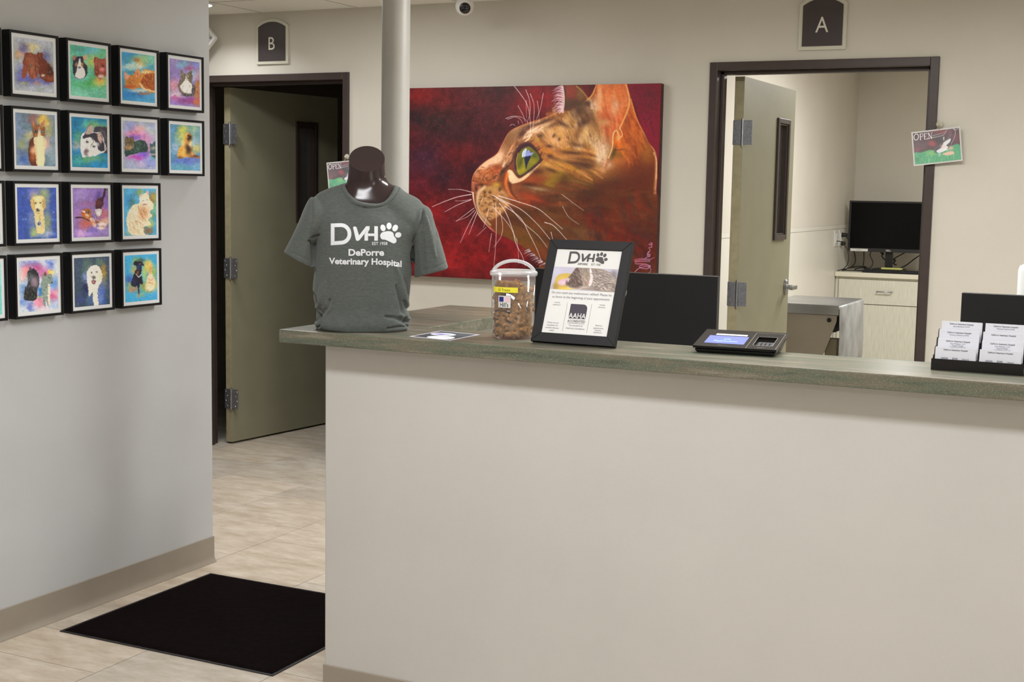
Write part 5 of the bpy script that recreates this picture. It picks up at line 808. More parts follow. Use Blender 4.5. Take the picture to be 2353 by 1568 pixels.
# ---------------------------------------------------------------- T-shirt bust
BC=np.array([-2.098,3.292,ZT]); dv=np.array([-.5405,.8413,0.]); dv/=np.linalg.norm(dv); rx=np.array([dv[1],-dv[0],0.])
bang=math.atan2(rx[1],rx[0])
def ml(zx,zy,dep=0.):
    """drawing units (3.336x look from 640,320) -> local (x,z) on the plane dep behind the bust's middle"""
    d=ray(640+zx/3.336,320+zy/3.336); t=((BC+dv*dep-O3)@dv)/(d@dv); P=O3+d*t-BC; return float(P@rx),float(P[2])
BT=thing('mannequin_bust','glossy brown headless bust wearing a grey-green T-shirt with white lettering and paw','mannequin',tuple(BC),(0,0,bang))
NS=48
def ring(l,r,yf,yb,dep,yo=0.,ex=2.3,n=NS,pw=1.2):
    """closed ring: l,r side points, front and back heights (drawing units), half depth dep, depth offset yo"""
    xl,zl=ml(*l); xr,zr=ml(*r); cx=(xl+xr)/2; hx=(xr-xl)/2; xm=(l[0]+r[0])/2; zf=ml(xm,yf,yo-dep)[1]; zb=ml(xm,yb,yo+dep)[1]; R=[]
    for i in range(n):
        a=2*math.pi*i/n; c,s=math.cos(a),math.sin(a); X=cx+hx*math.copysign(abs(c)**(2/ex),c); Y=yo+dep*math.copysign(abs(s)**(2/ex),s)
        t=(X-xl)/(xr-xl); zs=zl+(zr-zl)*t; e=zf if s<0 else zb; mid=(zl+zr)/2; R.append(Vector((X,Y,zs+(e-mid)*abs(s)**pw)))
    return R
def loft(mb,rings,caps=True,closed=False):
    n=len(rings[0]); V=[tuple(p) for r in rings for p in r]; Fc=[]
    for j in range(len(rings)-1): Fc+= [(j*n+i,j*n+(i+1)%n,(j+1)*n+(i+1)%n,(j+1)*n+i) for i in range(n)]
    if caps: Fc+= [tuple(range(n))[::-1],tuple(range((len(rings)-1)*n,len(rings)*n))]
    return mb.add(V,Fc)
def interp(rings,k=3):
    out=[]; m=len(rings)
    for j in range(m-1):
        a,b,c,d=rings[max(j-1,0)],rings[j],rings[j+1],rings[min(j+2,m-1)]
        for q in range(k):
            t=q/k; out.append([.5*((2*b[i])+(c[i]-a[i])*t+(2*a[i]-5*b[i]+4*c[i]-d[i])*t*t+(3*b[i]-a[i]-3*c[i]+d[i])*t**3) for i in range(len(b))])
    return out+[rings[-1]]
# neck and chest of the bust
NK=[ring((520,520),(880,520),560,500,.045,.0),ring((500,450),(900,450),540,420,.052,.0),ring((492,400),(910,405),508,372,.058,.002),ring((504,360),(898,366),474,332,.054,.004),ring((521,334),(850,337),424,308,.049,.006),ring((530,300),(826,300),370,285,.0445,.008,2.1),ring((535,250),(817,250),318,240,.044,.01,2.),ring((538,190),(815,190),268,180,.0445,.01,2.),ring((540,150),(815,150),250,52,.045,.01,2.,pw=1.)]
mb=MB(); loft(mb,interp(NK[:-1],3)+interp(NK[-2:],3)[1:],True)
neck=mb.build('neck',mat('glossy_brown_plastic',(46,34,35),.17,spec=.5),BT,smooth=True)
# shirt: closed solids, fused by a fine remesh
SH=[ring((330,1484),(930,1484),1499,1470,.080),ring((298,1462),(985,1458),1488,1440,.094),ring((278,1430),(1008,1424),1452,1405,.098),ring((272,1405),(1014,1392),1425,1385,.098),ring((288,1350),(1006,1350),1365,1340,.094),ring((290,1310),(992,1312),1320,1305,.092),
 ring((274,1255),(996,1255),1262,1250,.093),ring((262,1180),(1008,1180),1186,1176,.094),ring((266,1100),(1014,1100),1104,1098,.096),ring((278,1000),(1022,1000),1003,998,.099),ring((285,900),(1030,900),904,897,.101),ring((286,800),(1036,800),812,790,.101),
 ring((272,700),(1068,710),742,680,.098),ring((262,600),(1100,620),690,570,.094),ring((262,500),(1120,530),640,485,.088),ring((290,425),(1080,462),598,425,.080),ring((360,384),(1010,422),565,395,.074),ring((430,358),(965,394),540,370,.070),
 ring((462,350),(948,378),529,356,.069),ring((470,346),(940,370),521,348,.071),ring((488,340),(918,358),506,338,.066),ring((503,338),(900,350),492,332,.0615),ring((508,345),(894,356),492,338,.0585),ring((512,380),(888,390),525,372,.055)]
a=MB(); loft(a,interp(SH,2)); 
def sleeve(mb,seq,sgn,yo=0.):
    R=[]
    def rg(o,i,dep,n=28,sc=1.):
        xo,zo=ml(*o); xi,zi=ml(*i); c=Vector(((xo+xi)/2,yo,(zo+zi)/2)); h=Vector(((xo-xi)/2,0,(zo-zi)/2)); return [c+h*sc*math.cos(2*math.pi*k/n)+Vector((0,1,0))*dep*sc*math.sin(2*math.pi*k/n) for k in range(n)]
    for o,i,dp in seq: R.append(rg(o,i,dp))
    R=interp(R,3); o,i,dp=seq[-1]; R.append(rg(o,i,dp,sc=.90)); o2,i2,dp2=seq[-2]
    mid=lambda p,q,t:(p[0]+(q[0]-p[0])*t,p[1]+(q[1]-p[1])*t); R.append(rg(mid(o,o2,.35),mid(i,i2,.35),dp,sc=.86)); R.append(rg(mid(o,o2,.7),mid(i,i2,.7),dp,sc=.6))
    loft(mb,R)
LS=[((330,470),(420,720),.050),((262,440),(330,760),.060),((214,500),(284,790),.062),((160,620),(284,850),.060),((98,752),(284,925),.057),((42,866),(284,1000),.055)]
RS=[((1040,480),(960,740),.050),((1110,500),(1000,770),.060),((1168,540),(1030,820),.062),((1208,660),(1036,890),.060),((1258,820),(1040,970),.057),((1305,984),(1044,1062),.055)]
sleeve(a,LS,-1,-.01); sleeve(a,RS,1,.0)
me=bpy.data.meshes.new('shirt'); me.from_pydata(a.v,[],a.f); bm=bmesh.new(); bm.from_mesh(me); bmesh.ops.recalc_face_normals(bm,faces=bm.faces); bm.to_mesh(me); bm.free()
tmp=bpy.data.objects.new('tmp',me); COL.objects.link(tmp); md=tmp.modifiers.new('R','REMESH'); md.mode='VOXEL'; md.voxel_size=.0023; md.adaptivity=0
bpy.context.view_layer.update(); ev=tmp.evaluated_get(bpy.context.evaluated_depsgraph_get()); me2=bpy.data.meshes.new_from_object(ev); bpy.data.objects.remove(tmp)
n=len(me2.vertices); P=np.empty(n*3,np.float32); me2.vertices.foreach_get('co',P); P=P.reshape(-1,3).astype(float); E=np.empty(len(me2.edges)*2,np.int32); me2.edges.foreach_get('vertices',E); E=E.reshape(-1,2)
deg=np.bincount(E.ravel(),minlength=n)[:,None]
def relax(P,it,keep=None):
    for _ in range(it):
        S=np.zeros_like(P)
        for k in range(3): S[:,k]=np.bincount(E[:,0],P[E[:,1],k],n)+np.bincount(E[:,1],P[E[:,0],k],n)
        Q=P*.45+S/deg*.55; P=Q if keep is None else np.where(keep[:,None],P,Q)
    return P
P=relax(P,8)
def normals(P):
    me2.vertices.foreach_set('co',P.astype(np.float32).ravel()); me2.update(); N=np.empty(n*3,np.float32); me2.vertices.foreach_get('normal',N); return N.reshape(-1,3)
N=normals(P); pos=[np.array([ml(*q)[0],ml(*q)[1]]) for q in [(0,0)]]
H=np.zeros(n); front=P[:,1]<.02
def fold(pts,w,amp,side='all'):
    """a crease (negative) or ridge (positive) along a polyline given in drawing units"""
    global H
    Q=np.array([ml(*p,-.06) for p in smooth(pts,5)]); D=np.full(n,9.)
    for i in range(len(Q)-1):
        d=Q[i+1]-Q[i]; t=np.clip(((P[:,0]-Q[i,0])*d[0]+(P[:,2]-Q[i,1])*d[1])/(d@d+1e-9),0,1); D=np.minimum(D,np.hypot(P[:,0]-Q[i,0]-t*d[0],P[:,2]-Q[i,1]-t*d[1])/(1-.55*abs((i+t)/(len(Q)-1)*2-1)))
    H+=amp*1.7*np.exp(-(D/w)**2)*(front if side=='all' else 1)
for pts,w,am in [([(250,760),(275,752),(310,735)],.004,-.004),([(236,780),(262,800),(268,900),(262,990)],.005,-.008),([(262,430),(258,520),(262,620),(250,740)],.0028,-.0022),([(1030,790),(1060,720),(1100,620),(1110,540)],.005,-.003),([(1035,830),(1032,900),(1038,1000)],.005,-.008),([(1110,560),(1100,700),(1110,900),(1112,1040)],.007,-.004),([(1130,600),(1170,760),(1200,900)],.008,.003),([(1190,600),(1220,760)],.005,-.002),
 ([(1000,1440),(960,1400),(900,1370),(820,1355)],.007,-.0045),([(1010,1390),(975,1365),(930,1350)],.008,.0045),([(1012,1425),(990,1400),(960,1340),(930,1240),(900,1120)],.006,-.0035),([(1016,1330),(985,1300),(960,1240)],.005,-.003),([(1005,1452),(930,1438),(830,1444)],.004,-.003),([(1000,1300),(960,1180),(930,1060),(900,980)],.010,.003),([(975,1380),(1005,1400)],.011,-.006),([(1000,1200),(985,1130),(960,1060)],.005,-.002),
 ([(268,1410),(320,1350),(370,1300),(385,1230)],.006,-.004),([(300,1340),(310,1395),(300,1450)],.005,-.005),([(288,1300),(330,1210),(350,1100)],.009,.003),([(262,1190),(300,1290),(320,1330)],.006,-.003),([(280,1000),(300,1080),(290,1180)],.006,-.002),([(320,1465),(400,1478),(520,1484)],.003,-.002),([(350,1330),(400,1290),(430,1200)],.008,.002),
 ([(600,500),(560,560),(480,640)],.02,-.0015),([(850,520),(930,600),(1010,660)],.02,-.0018),([(380,1000),(360,1150),(400,1260)],.02,-.0015),([(700,1000),(740,1200),(700,1400)],.03,.0015),([(500,1050),(470,1250),(520,1420)],.02,-.0012),([(90,860),(170,900),(225,930)],.0022,-.0012),([(1110,1000),(1200,985),(1290,950)],.0022,-.0012),
 ([(476,352),(500,420),(560,490),(640,522),(720,527),(800,510),(860,470),(915,400),(930,372)],.0028,-.0032),([(500,345),(530,420),(590,478),(650,502),(720,506),(790,492),(850,450),(890,392),(903,362)],.005,.0014)]: fold(pts,w,am)
rs=np.random.RandomState(3); 
for _ in range(9):
    k=rs.uniform(20,60,3); ph=rs.uniform(0,6.28); H+=.00045*np.sin(P@(k*[1,1,.35])+ph)
P=P+N*H[:,None]; P=relax(P,1); P[:,2]=np.maximum(P[:,2],.0005); me2.vertices.foreach_set('co',P.astype(np.float32).ravel()); me2.update()
for p in me2.polygons: p.use_smooth=True
M_shirt=mat('heather_knit',(82,87,84),.9,noise=.07,nscale=160,stretch=(.5,.5,1.8),bump=.2,bscale=700,spec=.15,sheen=.2)
shirt=link('t_shirt',me2,M_shirt,BT)
me2.name='t_shirt'
# lettering pressed on the shirt
bv=BVHTree.FromPolygons([tuple(p) for p in P],[tuple(f.vertices) for f in me2.polygons])
def press(name,parts,m,parent,sub=.004,off=.0007):
    bm=bmesh.new()
    for V_,F_ in parts:
        vs=[bm.verts.new((x,y,0)) for x,y in V_]
        for f in F_:
            try: bm.faces.new([vs[i] for i in f])
            except ValueError: pass
    bmesh.ops.triangulate(bm,faces=bm.faces)
    for _ in range(6):
        Ed=[e for e in bm.edges if e.calc_length()>14]
        if not Ed: break
        bmesh.ops.subdivide_edges(bm,edges=Ed,cuts=1); bmesh.ops.triangulate(bm,faces=bm.faces)
    for v in bm.verts:
        x,z=ml(v.co.x,v.co.y,-.097); h=bv.ray_cast(Vector((x,-.4,z)),Vector((0,1,0)))
        v.co=Vector((x,(h[0].y if h[0] is not None else -.09)-off,z))
    bmesh.ops.recalc_face_normals(bm,faces=bm.faces); me=bpy.data.meshes.new(name); bm.to_mesh(me); bm.free(); return link(name,me,m,parent)
M_ink=mat('white_shirt_ink',(214,217,222),.6)
press('logo',dvh_shapes(),M_ink,shirt)
def T2(s,x,y,size,sx=1.,rot=0.,bold=0.):
    V_,F_=text_geo(s,1.,'LEFT',bold,1.); w=max(v[0] for v in V_); c,si=math.cos(rot),math.sin(rot)
    return [(x+v[0]/w*sx*c+v[1]*size*si, y-v[1]*size*c+v[0]/w*sx*si) for v in V_],F_
def curve_text(s,x0,x1,yf,size,bold):
    V_,F_=text_geo(s,1.,'LEFT',bold,1.); w=max(v[0] for v in V_); return [(x0+(x1-x0)*v[0]/w,yf(v[0]/w)-v[1]*size) for v in V_],F_
press('lettering',[T2('EST 1958',716,811,33,119,0,.012),T2('DePorre',533,892,70,276,0,.03),curve_text('Veterinary Hospital',388,946,lambda t:958+4*t+22*max(0,t-.72)/.28*t,66,.03)],M_ink,shirt)
# ---------------------------------------------------------------- treat jar
jd=np.array([-1.6187,3.3015]); jr=.0605; u=jd/np.linalg.norm(jd); JC=jd+u*(jr+.001)
JT=thing('treat_jar','clear plastic lidded jar of dog biscuits with yellow and white labels','jar',(JC[0],JC[1],ZT))
M_clear=clear('clear_plastic',.035)
JH=.176
MB().lathe([(.001,0.0005),(.054,0.0005),(.0585,.003),(.0605,.008),(.0605,JH),(.0588,JH),(.0588,.010),(.056,.0055),(.001,.0048)],56,cap=False).build('jar_body',M_clear,JT,smooth='all')
M_rim=clear('frosted_plastic',.34,.15)
jl=MB().lathe([(.0590,JH-.004),(.0645,JH-.004),(.0660,JH+.001),(.0660,JH+.005),(.0640,JH+.009),(.058,JH+.010),(.055,JH+.012),(.052,JH+.010),(.001,JH+.009)],56,cap=False).build('jar_lid',M_rim,JT,smooth='all')
ya=math.atan2(-u[1],-u[0])+math.pi/2    # handle runs across the view
hx_,hy_=math.cos(ya),math.sin(ya); hp=[(s*.0535,z) for s,z in [(-1.05,JH+.006),(-1.0,JH+.014),(-.75,JH+.026),(-.4,JH+.034),(0,JH+.037),(.4,JH+.034),(.75,JH+.026),(1.0,JH+.014),(1.05,JH+.006)]]
for dy in (0,): MB().tube([(hx_*s,hy_*s,z) for s,z in hp],.0048,12,6).build('handle',M_rim,jl,smooth='all')
def wrap(mb,parts,az,z0,r):
    """flat shapes wrapped on the jar: x right along the surface, y up; az = facing angle"""
    for V_,F_ in parts: mb.add([(r*math.cos(az+x/r),r*math.sin(az+x/r),z0+y) for x,y in V_],F_)
def grid2(x0,x1,y0,y1,n=14): 
    V_=[(x0+(x1-x0)*i/n,y) for y in (y0,y1) for i in range(n+1)]; return V_,[(i,i+1,i+n+2,i+n+1) for i in range(n)]
az0=math.atan2(-JC[1],-JC[0])
def azpx(px):   # angle on the jar seen at photo column px
    lo,hi=-1.4,1.4
    for _ in range(40):
        m_=(lo+hi)/2; X=pr((JC[0]+jr*math.cos(az0+m_),JC[1]+jr*math.sin(az0+m_),ZT+.1))[0]
        if X<px: lo=m_
        else: hi=m_
    return az0+(lo+hi)/2
def zpx(px,py): 
    d=ray(px,py); t=(JC-0)@(JC-0); k=np.linalg.norm(JC)-jr; tt=k/np.linalg.norm(d[:2]); return HC+d[2]*tt-ZT
a1,a2=azpx(1134),azpx(1190); mb=MB(); wd=(a2-a1)*jr; wrap(mb,[grid2(-wd/2,wd/2,0,.0145)],(a1+a2)/2,zpx(1162,673),jr+.0006); yl=mb.build('yellow_label',mat('label_yellow',(232,222,60),.5),JT,fix=False)
mb=MB(); wrap(mb,[text_geo('GI Treats',.0098,'CENTER',0.,1.,.004)],(a1+a2)/2,zpx(1162,673)+.0038,jr+.0009); mb.build('label_words',mat('label_ink',(70,66,30),.6),yl,fix=False)
a1,a2=azpx(1145.5),azpx(1173.5); am=(a1+a2)/2; wd=(a2-a1)*jr; z0=zpx(1159,708); hh=.0325
mb=MB(); wrap(mb,[grid2(-wd/2-.0008,wd/2+.0008,-.0008,hh+.0008)],am,z0,jr+.0006); bl=mb.build('brand_label',mat('label_navy_edge',(44,50,96),.4),JT,fix=False)
mb=MB(); wrap(mb,[grid2(-wd/2,wd/2,0,hh)],am,z0,jr+.0008); mb.build('label_ground',mat('label_white'),bl,fix=False)
mb=MB(); wrap(mb,[grid2(-wd*.42,-wd*.04,hh*.50,hh*.92)],am,z0,jr+.0011); mb.build('navy_square',mat('navy',(38,38,120),.4),bl,fix=False)
mb=MB(); wrap(mb,[grid2(wd*.06,wd*.44,hh*.50,hh*.92)],am,z0,jr+.0011); mb.build('pink_square',mat('pink',(226,190,204),.4),bl,fix=False)
mb=MB(); wrap(mb,[text_geo("Hill's",.0165,'CENTER',.012,.80,.004)],am,z0+hh*.08,jr+.0011)
mb.build('label_words',mat('ink_dark',(40,42,60),.5),bl,fix=False)
# biscuits: one paw/flower shape, copied
random.seed(21)
def biscuit():
    P=[]; 
    for i in range(40):
        a=2*math.pi*i/40; r=.0132*(1+.15*math.cos(5*a)); P.append((r*math.cos(a),r*math.sin(a)))
    V_=[];n=40
    for z,k in ((-.0048,.80),(-.0036,.96),(.0,1.02),(.0034,.96),(.0052,.78),(.0060,.4)): V_+= [(x*k,y*k,z) for x,y in P]
    Fc=[]
    for j in range(5): Fc+= [(j*n+i,j*n+(i+1)%n,(j+1)*n+(i+1)%n,(j+1)*n+i) for i in range(n)]
    Fc+= [tuple(range(n))[::-1],tuple(range(5*n,6*n))]; return MB().add(V_,Fc)
M_bis=mat('biscuit',(150,109,64),.85,noise=.2,nscale=70,bump=.5,bscale=350,spec=.2)
bis0=biscuit().build('dog_biscuit',M_bis,None,smooth=True); tag(bis0,'small brown flower-shaped dog biscuit inside the clear lidded jar','biscuit','dog biscuits in the treat jar')
spots=[]; lev=0; z=.016
while z<.150:
    for rad,cnt in ((.0445,11),(.0240,6),(.006,1)):
        if rad<.04 and (lev%2==0 and z<.13) and rad<.01: continue
        off=random.random()*6.28
        for i in range(cnt):
            a=off+2*math.pi*i/cnt+random.uniform(-.08,.08); spots.append((rad*math.cos(a),rad*math.sin(a),z+random.uniform(-.002,.002),a,rad>.04))
    z+=.0130; lev+=1
first=True
for (x,y,z,a,outer) in spots[:296]:
    top=.149+.010*(x*hx_+y*hy_)/.05*-1
    if z>top: continue
    o=bis0 if first else bis0.copy()
    if not first: COL.objects.link(o)
    first=False
    o.location=(JC[0]+x,JC[1]+y,ZT+z)
    if outer and random.random()<.55: o.rotation_euler=(math.pi/2+random.uniform(-.35,.35),random.uniform(-3,3),a+math.pi/2+random.uniform(-.3,.3)); o.rotation_mode='XYZ'
    else: o.rotation_euler=(random.uniform(-.6,.6),random.uniform(-.6,.6),random.uniform(0,6))
    s=random.uniform(.9,1.1); o.scale=(s,s,s*1.05)
# ---------------------------------------------------------------- exam room: cabinet run, monitor, cables, outlets, table
YF=10.54; ZC=.905
M_lam2=mat('cream_laminate',(202,200,186),.5,noise=.05,nscale=25,stretch=(6,6,.4))
t=thing('cabinet_worktop','cream worktop on the base cabinets at the end of the exam room','worktop',(XA+.006,YF-.012,ZC-.036))
MB().box(0,2.2,0,.59,0,.036).build('top_slab',mat('cream_top',(214,210,192),.4),t,bevel=.004)
for k,(xa,xb,lab) in enumerate([(-2.365,-1.655,'cream base cabinet with drawer and door under the exam room monitor'),(-1.652,-.94,'cream base cabinet in the exam room, right of the one under the monitor')]):
    c=thing('base_cabinet',lab,'cabinet',(xa,YF,0)); w=xb-xa
    MB().box(0,w,.02,.57,.09,ZC-.037).box(0.02,w-.02,.07,.5,0,.09).build('cabinet_body',M_lam2,c)
    d=MB().box(.003,w-.003,0,.019,.665,ZC-.055).build('drawer',M_lam2,c,bevel=.001)
    MB().tube([(w/2-.055,0,.765),(w/2-.055,-.03,.765),(w/2+.055,-.03,.765),(w/2+.055,0,.765)],.005,8,0).build('drawer_handle',M_steel,d,smooth='all')
    d=MB().box(.003,w-.003,0,.019,.095,.659).build('cabinet_door',M_lam2,c,bevel=.001)
    MB().tube([(w-.05,0,.63),(w-.05,-.03,.63),(w-.05,-.03,.51),(w-.05,0,.51)],.005,8,0).build('door_handle',M_steel,d,smooth='all')

f=MB().box(XA+.008,-2.367,YF+.02,YF+.04,.0,ZC-.037).build('filler_strip',M_lam2); tag(f,'narrow cream filler strip between the exam room wall and the base cabinet','filler strip')
# monitor facing the door
mx0,mx1,mz0,mz1=-2.352,-1.722,1.058,1.453; Ym=10.75
t=thing('computer_monitor','black monitor facing the door on the exam room cabinets','monitor',((mx0+mx1)/2,Ym,ZC)); w=(mx1-mx0)/2; a,b=mz0-ZC,mz1-ZC
MB().box(-w,w,.004,.035,a,b).build('housing',M_black,t,bevel=.004)
bz=MB().box(-w,w,-.002,.004,b-.013,b).box(-w,w,-.002,.004,a,a+.028).box(-w,-w+.016,-.002,.004,a+.028,b-.013).box(w-.016,w,-.002,.004,a+.028,b-.013).build('bezel',mat('bezel_grey',(38,38,40),.4),t,bevel=.001)
MB().box(-w+.016,w-.016,.001,.0038,a+.028,b-.013).build('screen',mat('screen_off'),t)
MB().box(-w+.022,-w+.158,-.0035,-.002,a+.002,a+.022).build('paper_label',mat('label_white'),bz)
g=MB(); M_=Matrix.Translation((.0,-.0036,a+.008))@Matrix.Rotation(math.pi/2,4,'X'); put_text(g,'DELL',.017,M_,bold=.03); g.build('logo',mat('logo_silver'),bz,fix=False)
g=MB(); put_text(g,'EXAM A',.010,Matrix.Translation((-w+.09,-.0038,a+.009))@Matrix.Rotation(math.pi/2,4,'X')); g.build('label_words',mat('ink_dark'),bz,fix=False)
MB().box(-.028,.028,.03,.06,.012,.3).build('stand_neck',M_black,t,bevel=.004); MB().add(*_prism2(rrect(-.12,.12,-.05,.16,.03),.0005,.022)).build('stand_base',M_black,t,bevel=.003)
# keyboard, small stand and yellow note
k=thing('keyboard','black keyboard in front of the exam room monitor','keyboard',(-2.19,10.55,ZC+.0008)); kb=MB().box(0,.44,.0,.13,0,.016).build('key_tray',M_black,k,bevel=.003)
kk=MB()
for r in range(5):
    for c in range(18): kk.box(.008+c*.0237,.008+c*.0237+.02,.012+r*.022,.012+r*.022+.019,.016,.022)
q=kk.build('key_caps',mat('key_cap',(30,30,33),.5),k); 
t=thing('sticky_notes','yellow-green note pad lying below the exam room monitor','note pad',(-2.075,10.695,ZC+.0235)); MB().add(*_prism2([(0,0),(.15,-.0),(.155,.045),(.005,.05)],0,.012)).build('pad',mat('note_yellow',(206,208,120),.7),t,bevel=.001)
# outlets and plugs
for i,(ya,yb) in enumerate([(10.452,10.585),(10.615,10.75)]):
    t=thing('wall_outlet',['white wall outlet plate nearer the door, beside the exam room monitor','white wall outlet plate nearer the corner, beside the exam room monitor'][i],'outlet',(XA+.0045,(ya+yb)/2,1.16))
    h=(yb-ya)/2*.95; MB().box(0,.006,-h,h,-.062,.066).build('cover_plate',mat('outlet_white',(216,216,212),.35),t,bevel=.003)
    MB().box(.006,.009,-h*.45,h*.45,-.036,.04).build('socket_insert',M_white,t,bevel=.001)
for i,(z,l) in enumerate([(1.185,.045),(1.118,.03)]):
    t=thing('power_plug',['black power plug in the upper socket beside the monitor','black power plug in the lower socket beside the monitor'][i],'plug',(XA+.0138,10.68,z)); MB().cyl((0,0,0),(l,0,0),.019,12,.013).build('plug_body',M_black,t,bevel=.003,smooth=True)
random.seed(5); CB=[('thin black cable hanging from the nearer outlet to the worktop',[(XA+.014,10.51,1.14),(XA+.05,10.51,1.135),(XA+.10,10.5,1.08),(XA+.115,10.5,1.0),(XA+.08,10.53,.935),(XA+.02,10.56,ZC+.005)],.0035),
 ('black cable looping from the upper plug behind the monitor',[(XA+.045,10.68,1.185),(XA+.036,10.72,1.183),(XA+.03,10.80,1.16),(XA+.06,10.87,1.09),(XA+.09,10.86,.98),(XA+.07,10.8,.93),(XA+.03,10.68,ZC+.006)],.004),
 ('black cable hanging straight down under the monitor',[(-2.245,10.84,1.1),(-2.24,10.84,1.0),(-2.24,10.84,.93),(-2.21,10.88,ZC+.006),(-2.19,10.95,ZC+.006)],.0045),
 ('black cable drooping in a wide loop left of the monitor stand',[(-2.17,10.83,1.09),(-2.19,10.82,1.03),(-2.16,10.8,.97),(-2.19,10.76,.92),(-2.27,10.7,ZC+.006),(-2.36,10.66,ZC+.006)],.004),
 ('black coiled cable bundle hanging behind the monitor stand',[(-2.12,10.84,1.06)]+[(-2.11+.012*k+.016*math.cos(k*1.6),10.85,1.035-.0065*k+.022*math.sin(k*1.6)) for k in range(11)]+[(-1.99,10.86,.96)],.005),
 ('black cable running diagonally right of the monitor stand',[(-1.92,10.84,1.06),(-1.99,10.86,1.02),(-2.03,10.88,.99)],.004),
 ('black cable sweeping from the stand base to the right',[(-1.98,10.93,.925),(-1.92,10.92,.96),(-1.86,10.9,1.01),(-1.80,10.88,1.05),(-1.74,10.87,1.06)],.0045),
 ('black cable lying in a loop on the exam room worktop',[(-2.36,10.62,ZC+.005),(-2.3,10.72,ZC+.03),(-2.22,10.78,ZC+.035),(-2.19,10.7,ZC+.02),(-2.22,10.66,ZC+.006),(-2.27,10.66,ZC+.012),(-2.23,10.74,ZC+.03),(-2.18,10.78,ZC+.02)],.004)]
for lab,pts,r in CB: tag(MB().tube(pts,r,6,6).build('cable',M_black,None,smooth='all'),lab,'cable','cables around the exam room monitor')
# exam table folded out from the left wall
X1,Y0,Y2,ZTb=-1.745,7.845,8.49,.86
t=thing('exam_table','stainless steel topped exam table with taupe side panel in the exam room','exam table',(X1,Y0,0))
M_st=mat('table_steel',(176,178,180),.28,.85,noise=.06,nscale=5,bump=.1,bscale=6)
P=[(-.42,0),(0,0)]; w=Y2-Y0
top=MB().box(-.43,-.006,.0,w,ZTb-.006,ZTb).box(-.43,-.006,.0,.004,ZTb-.056,ZTb-.006).build('steel_top',M_st,t,bevel=.002)
s=MB(); n=10; pr_=[(0-.02,ZTb-.003)]+arc(-.014,ZTb-.018,.015,90,8,6)+[(.003,ZTb-.10),(.010,ZTb-.24),(.008,ZTb-.34),(.002,.42)]
V_=[(x,y,z) for y in (-.002,w) for x,z in pr_]; k=len(pr_); V2=[(x-.003,y,z) for x,y,z in V_]; s.add(V_+V2,[(i,i+1,i+k+1,i+k) for i in range(k-1)]+[(2*k+i,2*k+i+k,2*k+i+k+1,2*k+i+1) for i in range(k-1)]+[(i,2*k+i,2*k+i+1,i+1) for i in range(k-1)]+[(k+i,k+i+1,3*k+i+1,3*k+i) for i in range(k-1)]+[(k-1,2*k-1,4*k-1,3*k-1)])
s.build('steel_end_flap',mat('flap_grey',(158,160,160),.45,.35,noise=.12,nscale=7),t,smooth='all')
sp_=MB().prism([(-.42,ZTb-.06),(-.018,ZTb-.06),(-.020,ZTb-.095),(-.045,ZTb-.17),(-.10,ZTb-.325),(-.118,ZTb-.35),(-.145,ZTb-.365),(-.25,ZTb-.385),(-.42,ZTb-.375)],.015,.019,'y').build('side_panel',mat('taupe_panel',(142,134,120),.45),t)
MB().lathe([(.013,0),(.013,.004),(.009,.006),(.008,.004)],20,Matrix.Translation((-.062,.014,ZTb-.088))@Matrix.Rotation(math.pi/2,4,'X')).build('panel_bolt',M_black,sp_,smooth=True)
MB().lathe([(.008,0),(.005,.003),(.001,.004)],16,Matrix.Translation((-.135,.014,ZTb-.325))@Matrix.Rotation(math.pi/2,4,'X')).build('panel_screw',M_steel,sp_,smooth=True)
el=MB(); Po=arc(0,0,.075,0,360,28,.028)[:-1]; el.add([(x-.385,.0135,z+ZTb-.335) for x,z in Po],[tuple(range(28))]); bd=el.build('oval_badge',mat('badge_grey',(156,160,152),.35,.4),sp_,fix=False)
g=MB(); put_text(g,'ice',.030,Matrix.Translation((-.365,.0128,ZTb-.330))@Matrix.Rotation(math.pi/2,4,'X')); put_text(g,'tion',.030,Matrix.Translation((-.358,.0128,ZTb-.356))@Matrix.Rotation(math.pi/2,4,'X')); g.build('badge_words',mat('ink_badge',(96,92,86),.5),bd,fix=False)
MB().box(-.09,-.022,.05,.12,.04,ZTb-.20).build('steel_post',mat('post_bronze',(126,116,96),.35,.3),t,bevel=.002)
MB().box(-.40,-.03,.03,.60,ZTb-.16,ZTb-.07).build('under_frame',M_black,t,bevel=.002)
MB().box(-.5,-.02,.03,.62,0,.045).build('floor_base',M_black,t,bevel=.003)
MB().box(-.16,-.12,.04,.09,.04,ZTb-.30).build('inner_post',mat('post_bronze'),t,bevel=.002)
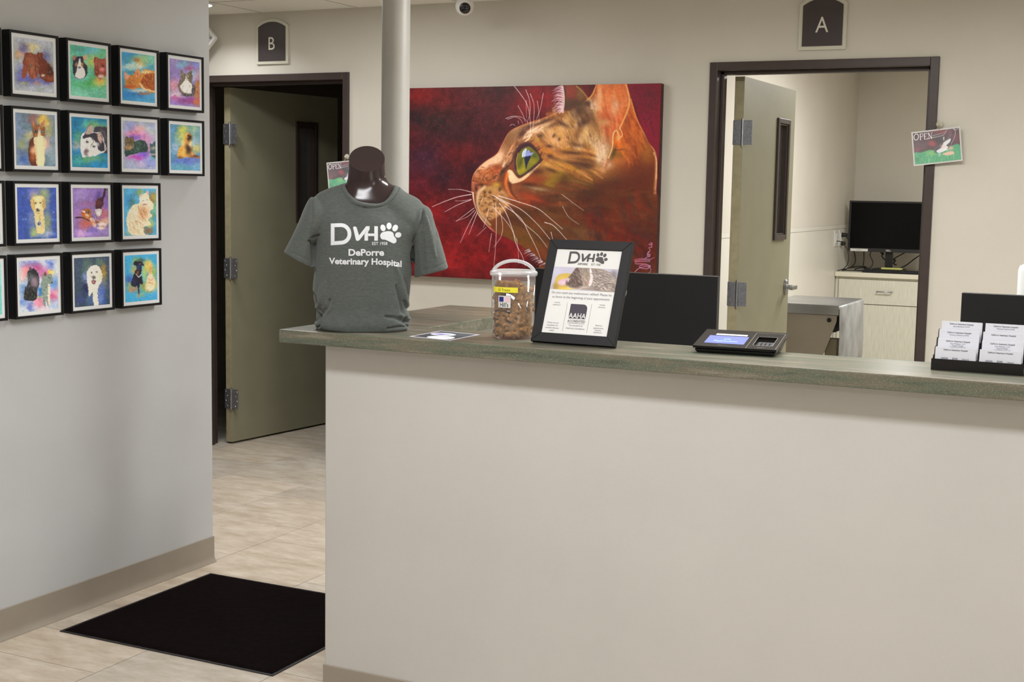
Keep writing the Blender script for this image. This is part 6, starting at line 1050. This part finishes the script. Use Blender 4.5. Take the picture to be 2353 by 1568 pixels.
# ---------------------------------------------------------------- camera
cd=bpy.data.cameras.new('camera'); cam=bpy.data.objects.new('camera',cd); COL.objects.link(cam)
M=Matrix((RR,UU,-fw)).transposed().to_4x4(); M.translation=(0,0,HC); cam.matrix_world=M
cd.sensor_fit='HORIZONTAL'; cd.sensor_width=36; cd.lens=F*36/2353; cd.clip_start=.05; cd.clip_end=60; sc.camera=cam
# ---------------------------------------------------------------- lights (the lamps of the rooms, and added fills)
def area(name,loc,sx,sy,pw,col=(1,.95,.88),spread=180,rot=(0,0,0),shape='RECTANGLE'):
    l=bpy.data.lights.new(name,'AREA'); l.energy=pw; l.color=col; l.shape=shape; l.size=sx; l.size_y=sy; l.spread=math.radians(spread)
    o=bpy.data.objects.new(name,l); COL.objects.link(o); o.location=loc; o.rotation_euler=rot; return o
WH=(.985,.985,1)
for x,y,p in [(-1.5,2.2,26),(-1.5,-.6,33),(.5,2.2,20),(.5,-.6,20)]: area('ceiling_lamp_front',(x,y,CH-.012),1.15,.22,p,WH,152)
area('left_wall_fill',(2.15,.6,1.45),2.6,1.5,20,(.93,.98,1),rot=(0,math.radians(-90),0)).data.size=1.5  # cool fill added to brighten the left wall; the room has no window here
area('ceiling_lamp_desk',(-.95,4.25,CH-.012),1.3,.3,54,(1,.99,.97),174)
area('ceiling_lamp_desk',(1.2,4.25,CH-.012),1.1,.3,31,(1,.99,.97),174)
area('downlight_corridor',(-4.665,5.69,CH-.012),.16,.16,5,(.98,.99,1),138,shape='DISK')
area('corridor_fill',(-3.5,4.95,CH-.012),.9,.3,24,WH)  # unseen lamp added to lift the ceiling, far floor and corridor wall
area('ceiling_lamp_exam',(-1.0,8.4,CA-.012),1.1,.55,78,(1,.99,.97))
w=bpy.data.worlds.new('world'); sc.world=w; w.use_nodes=True; w.node_tree.nodes['Background'].inputs[0].default_value=(.8,.8,.8,1); w.node_tree.nodes['Background'].inputs[1].default_value=.03
sc.view_settings.view_transform='Standard'; sc.view_settings.look='None'; sc.view_settings.gamma=1; sc.view_settings.use_curve_mapping=False; sc.view_settings.exposure=.05
sc.cycles.use_denoising=True
try: sc.cycles.max_bounces=10; sc.cycles.transparent_max_bounces=24; sc.cycles.transmission_bounces=16
except Exception: pass
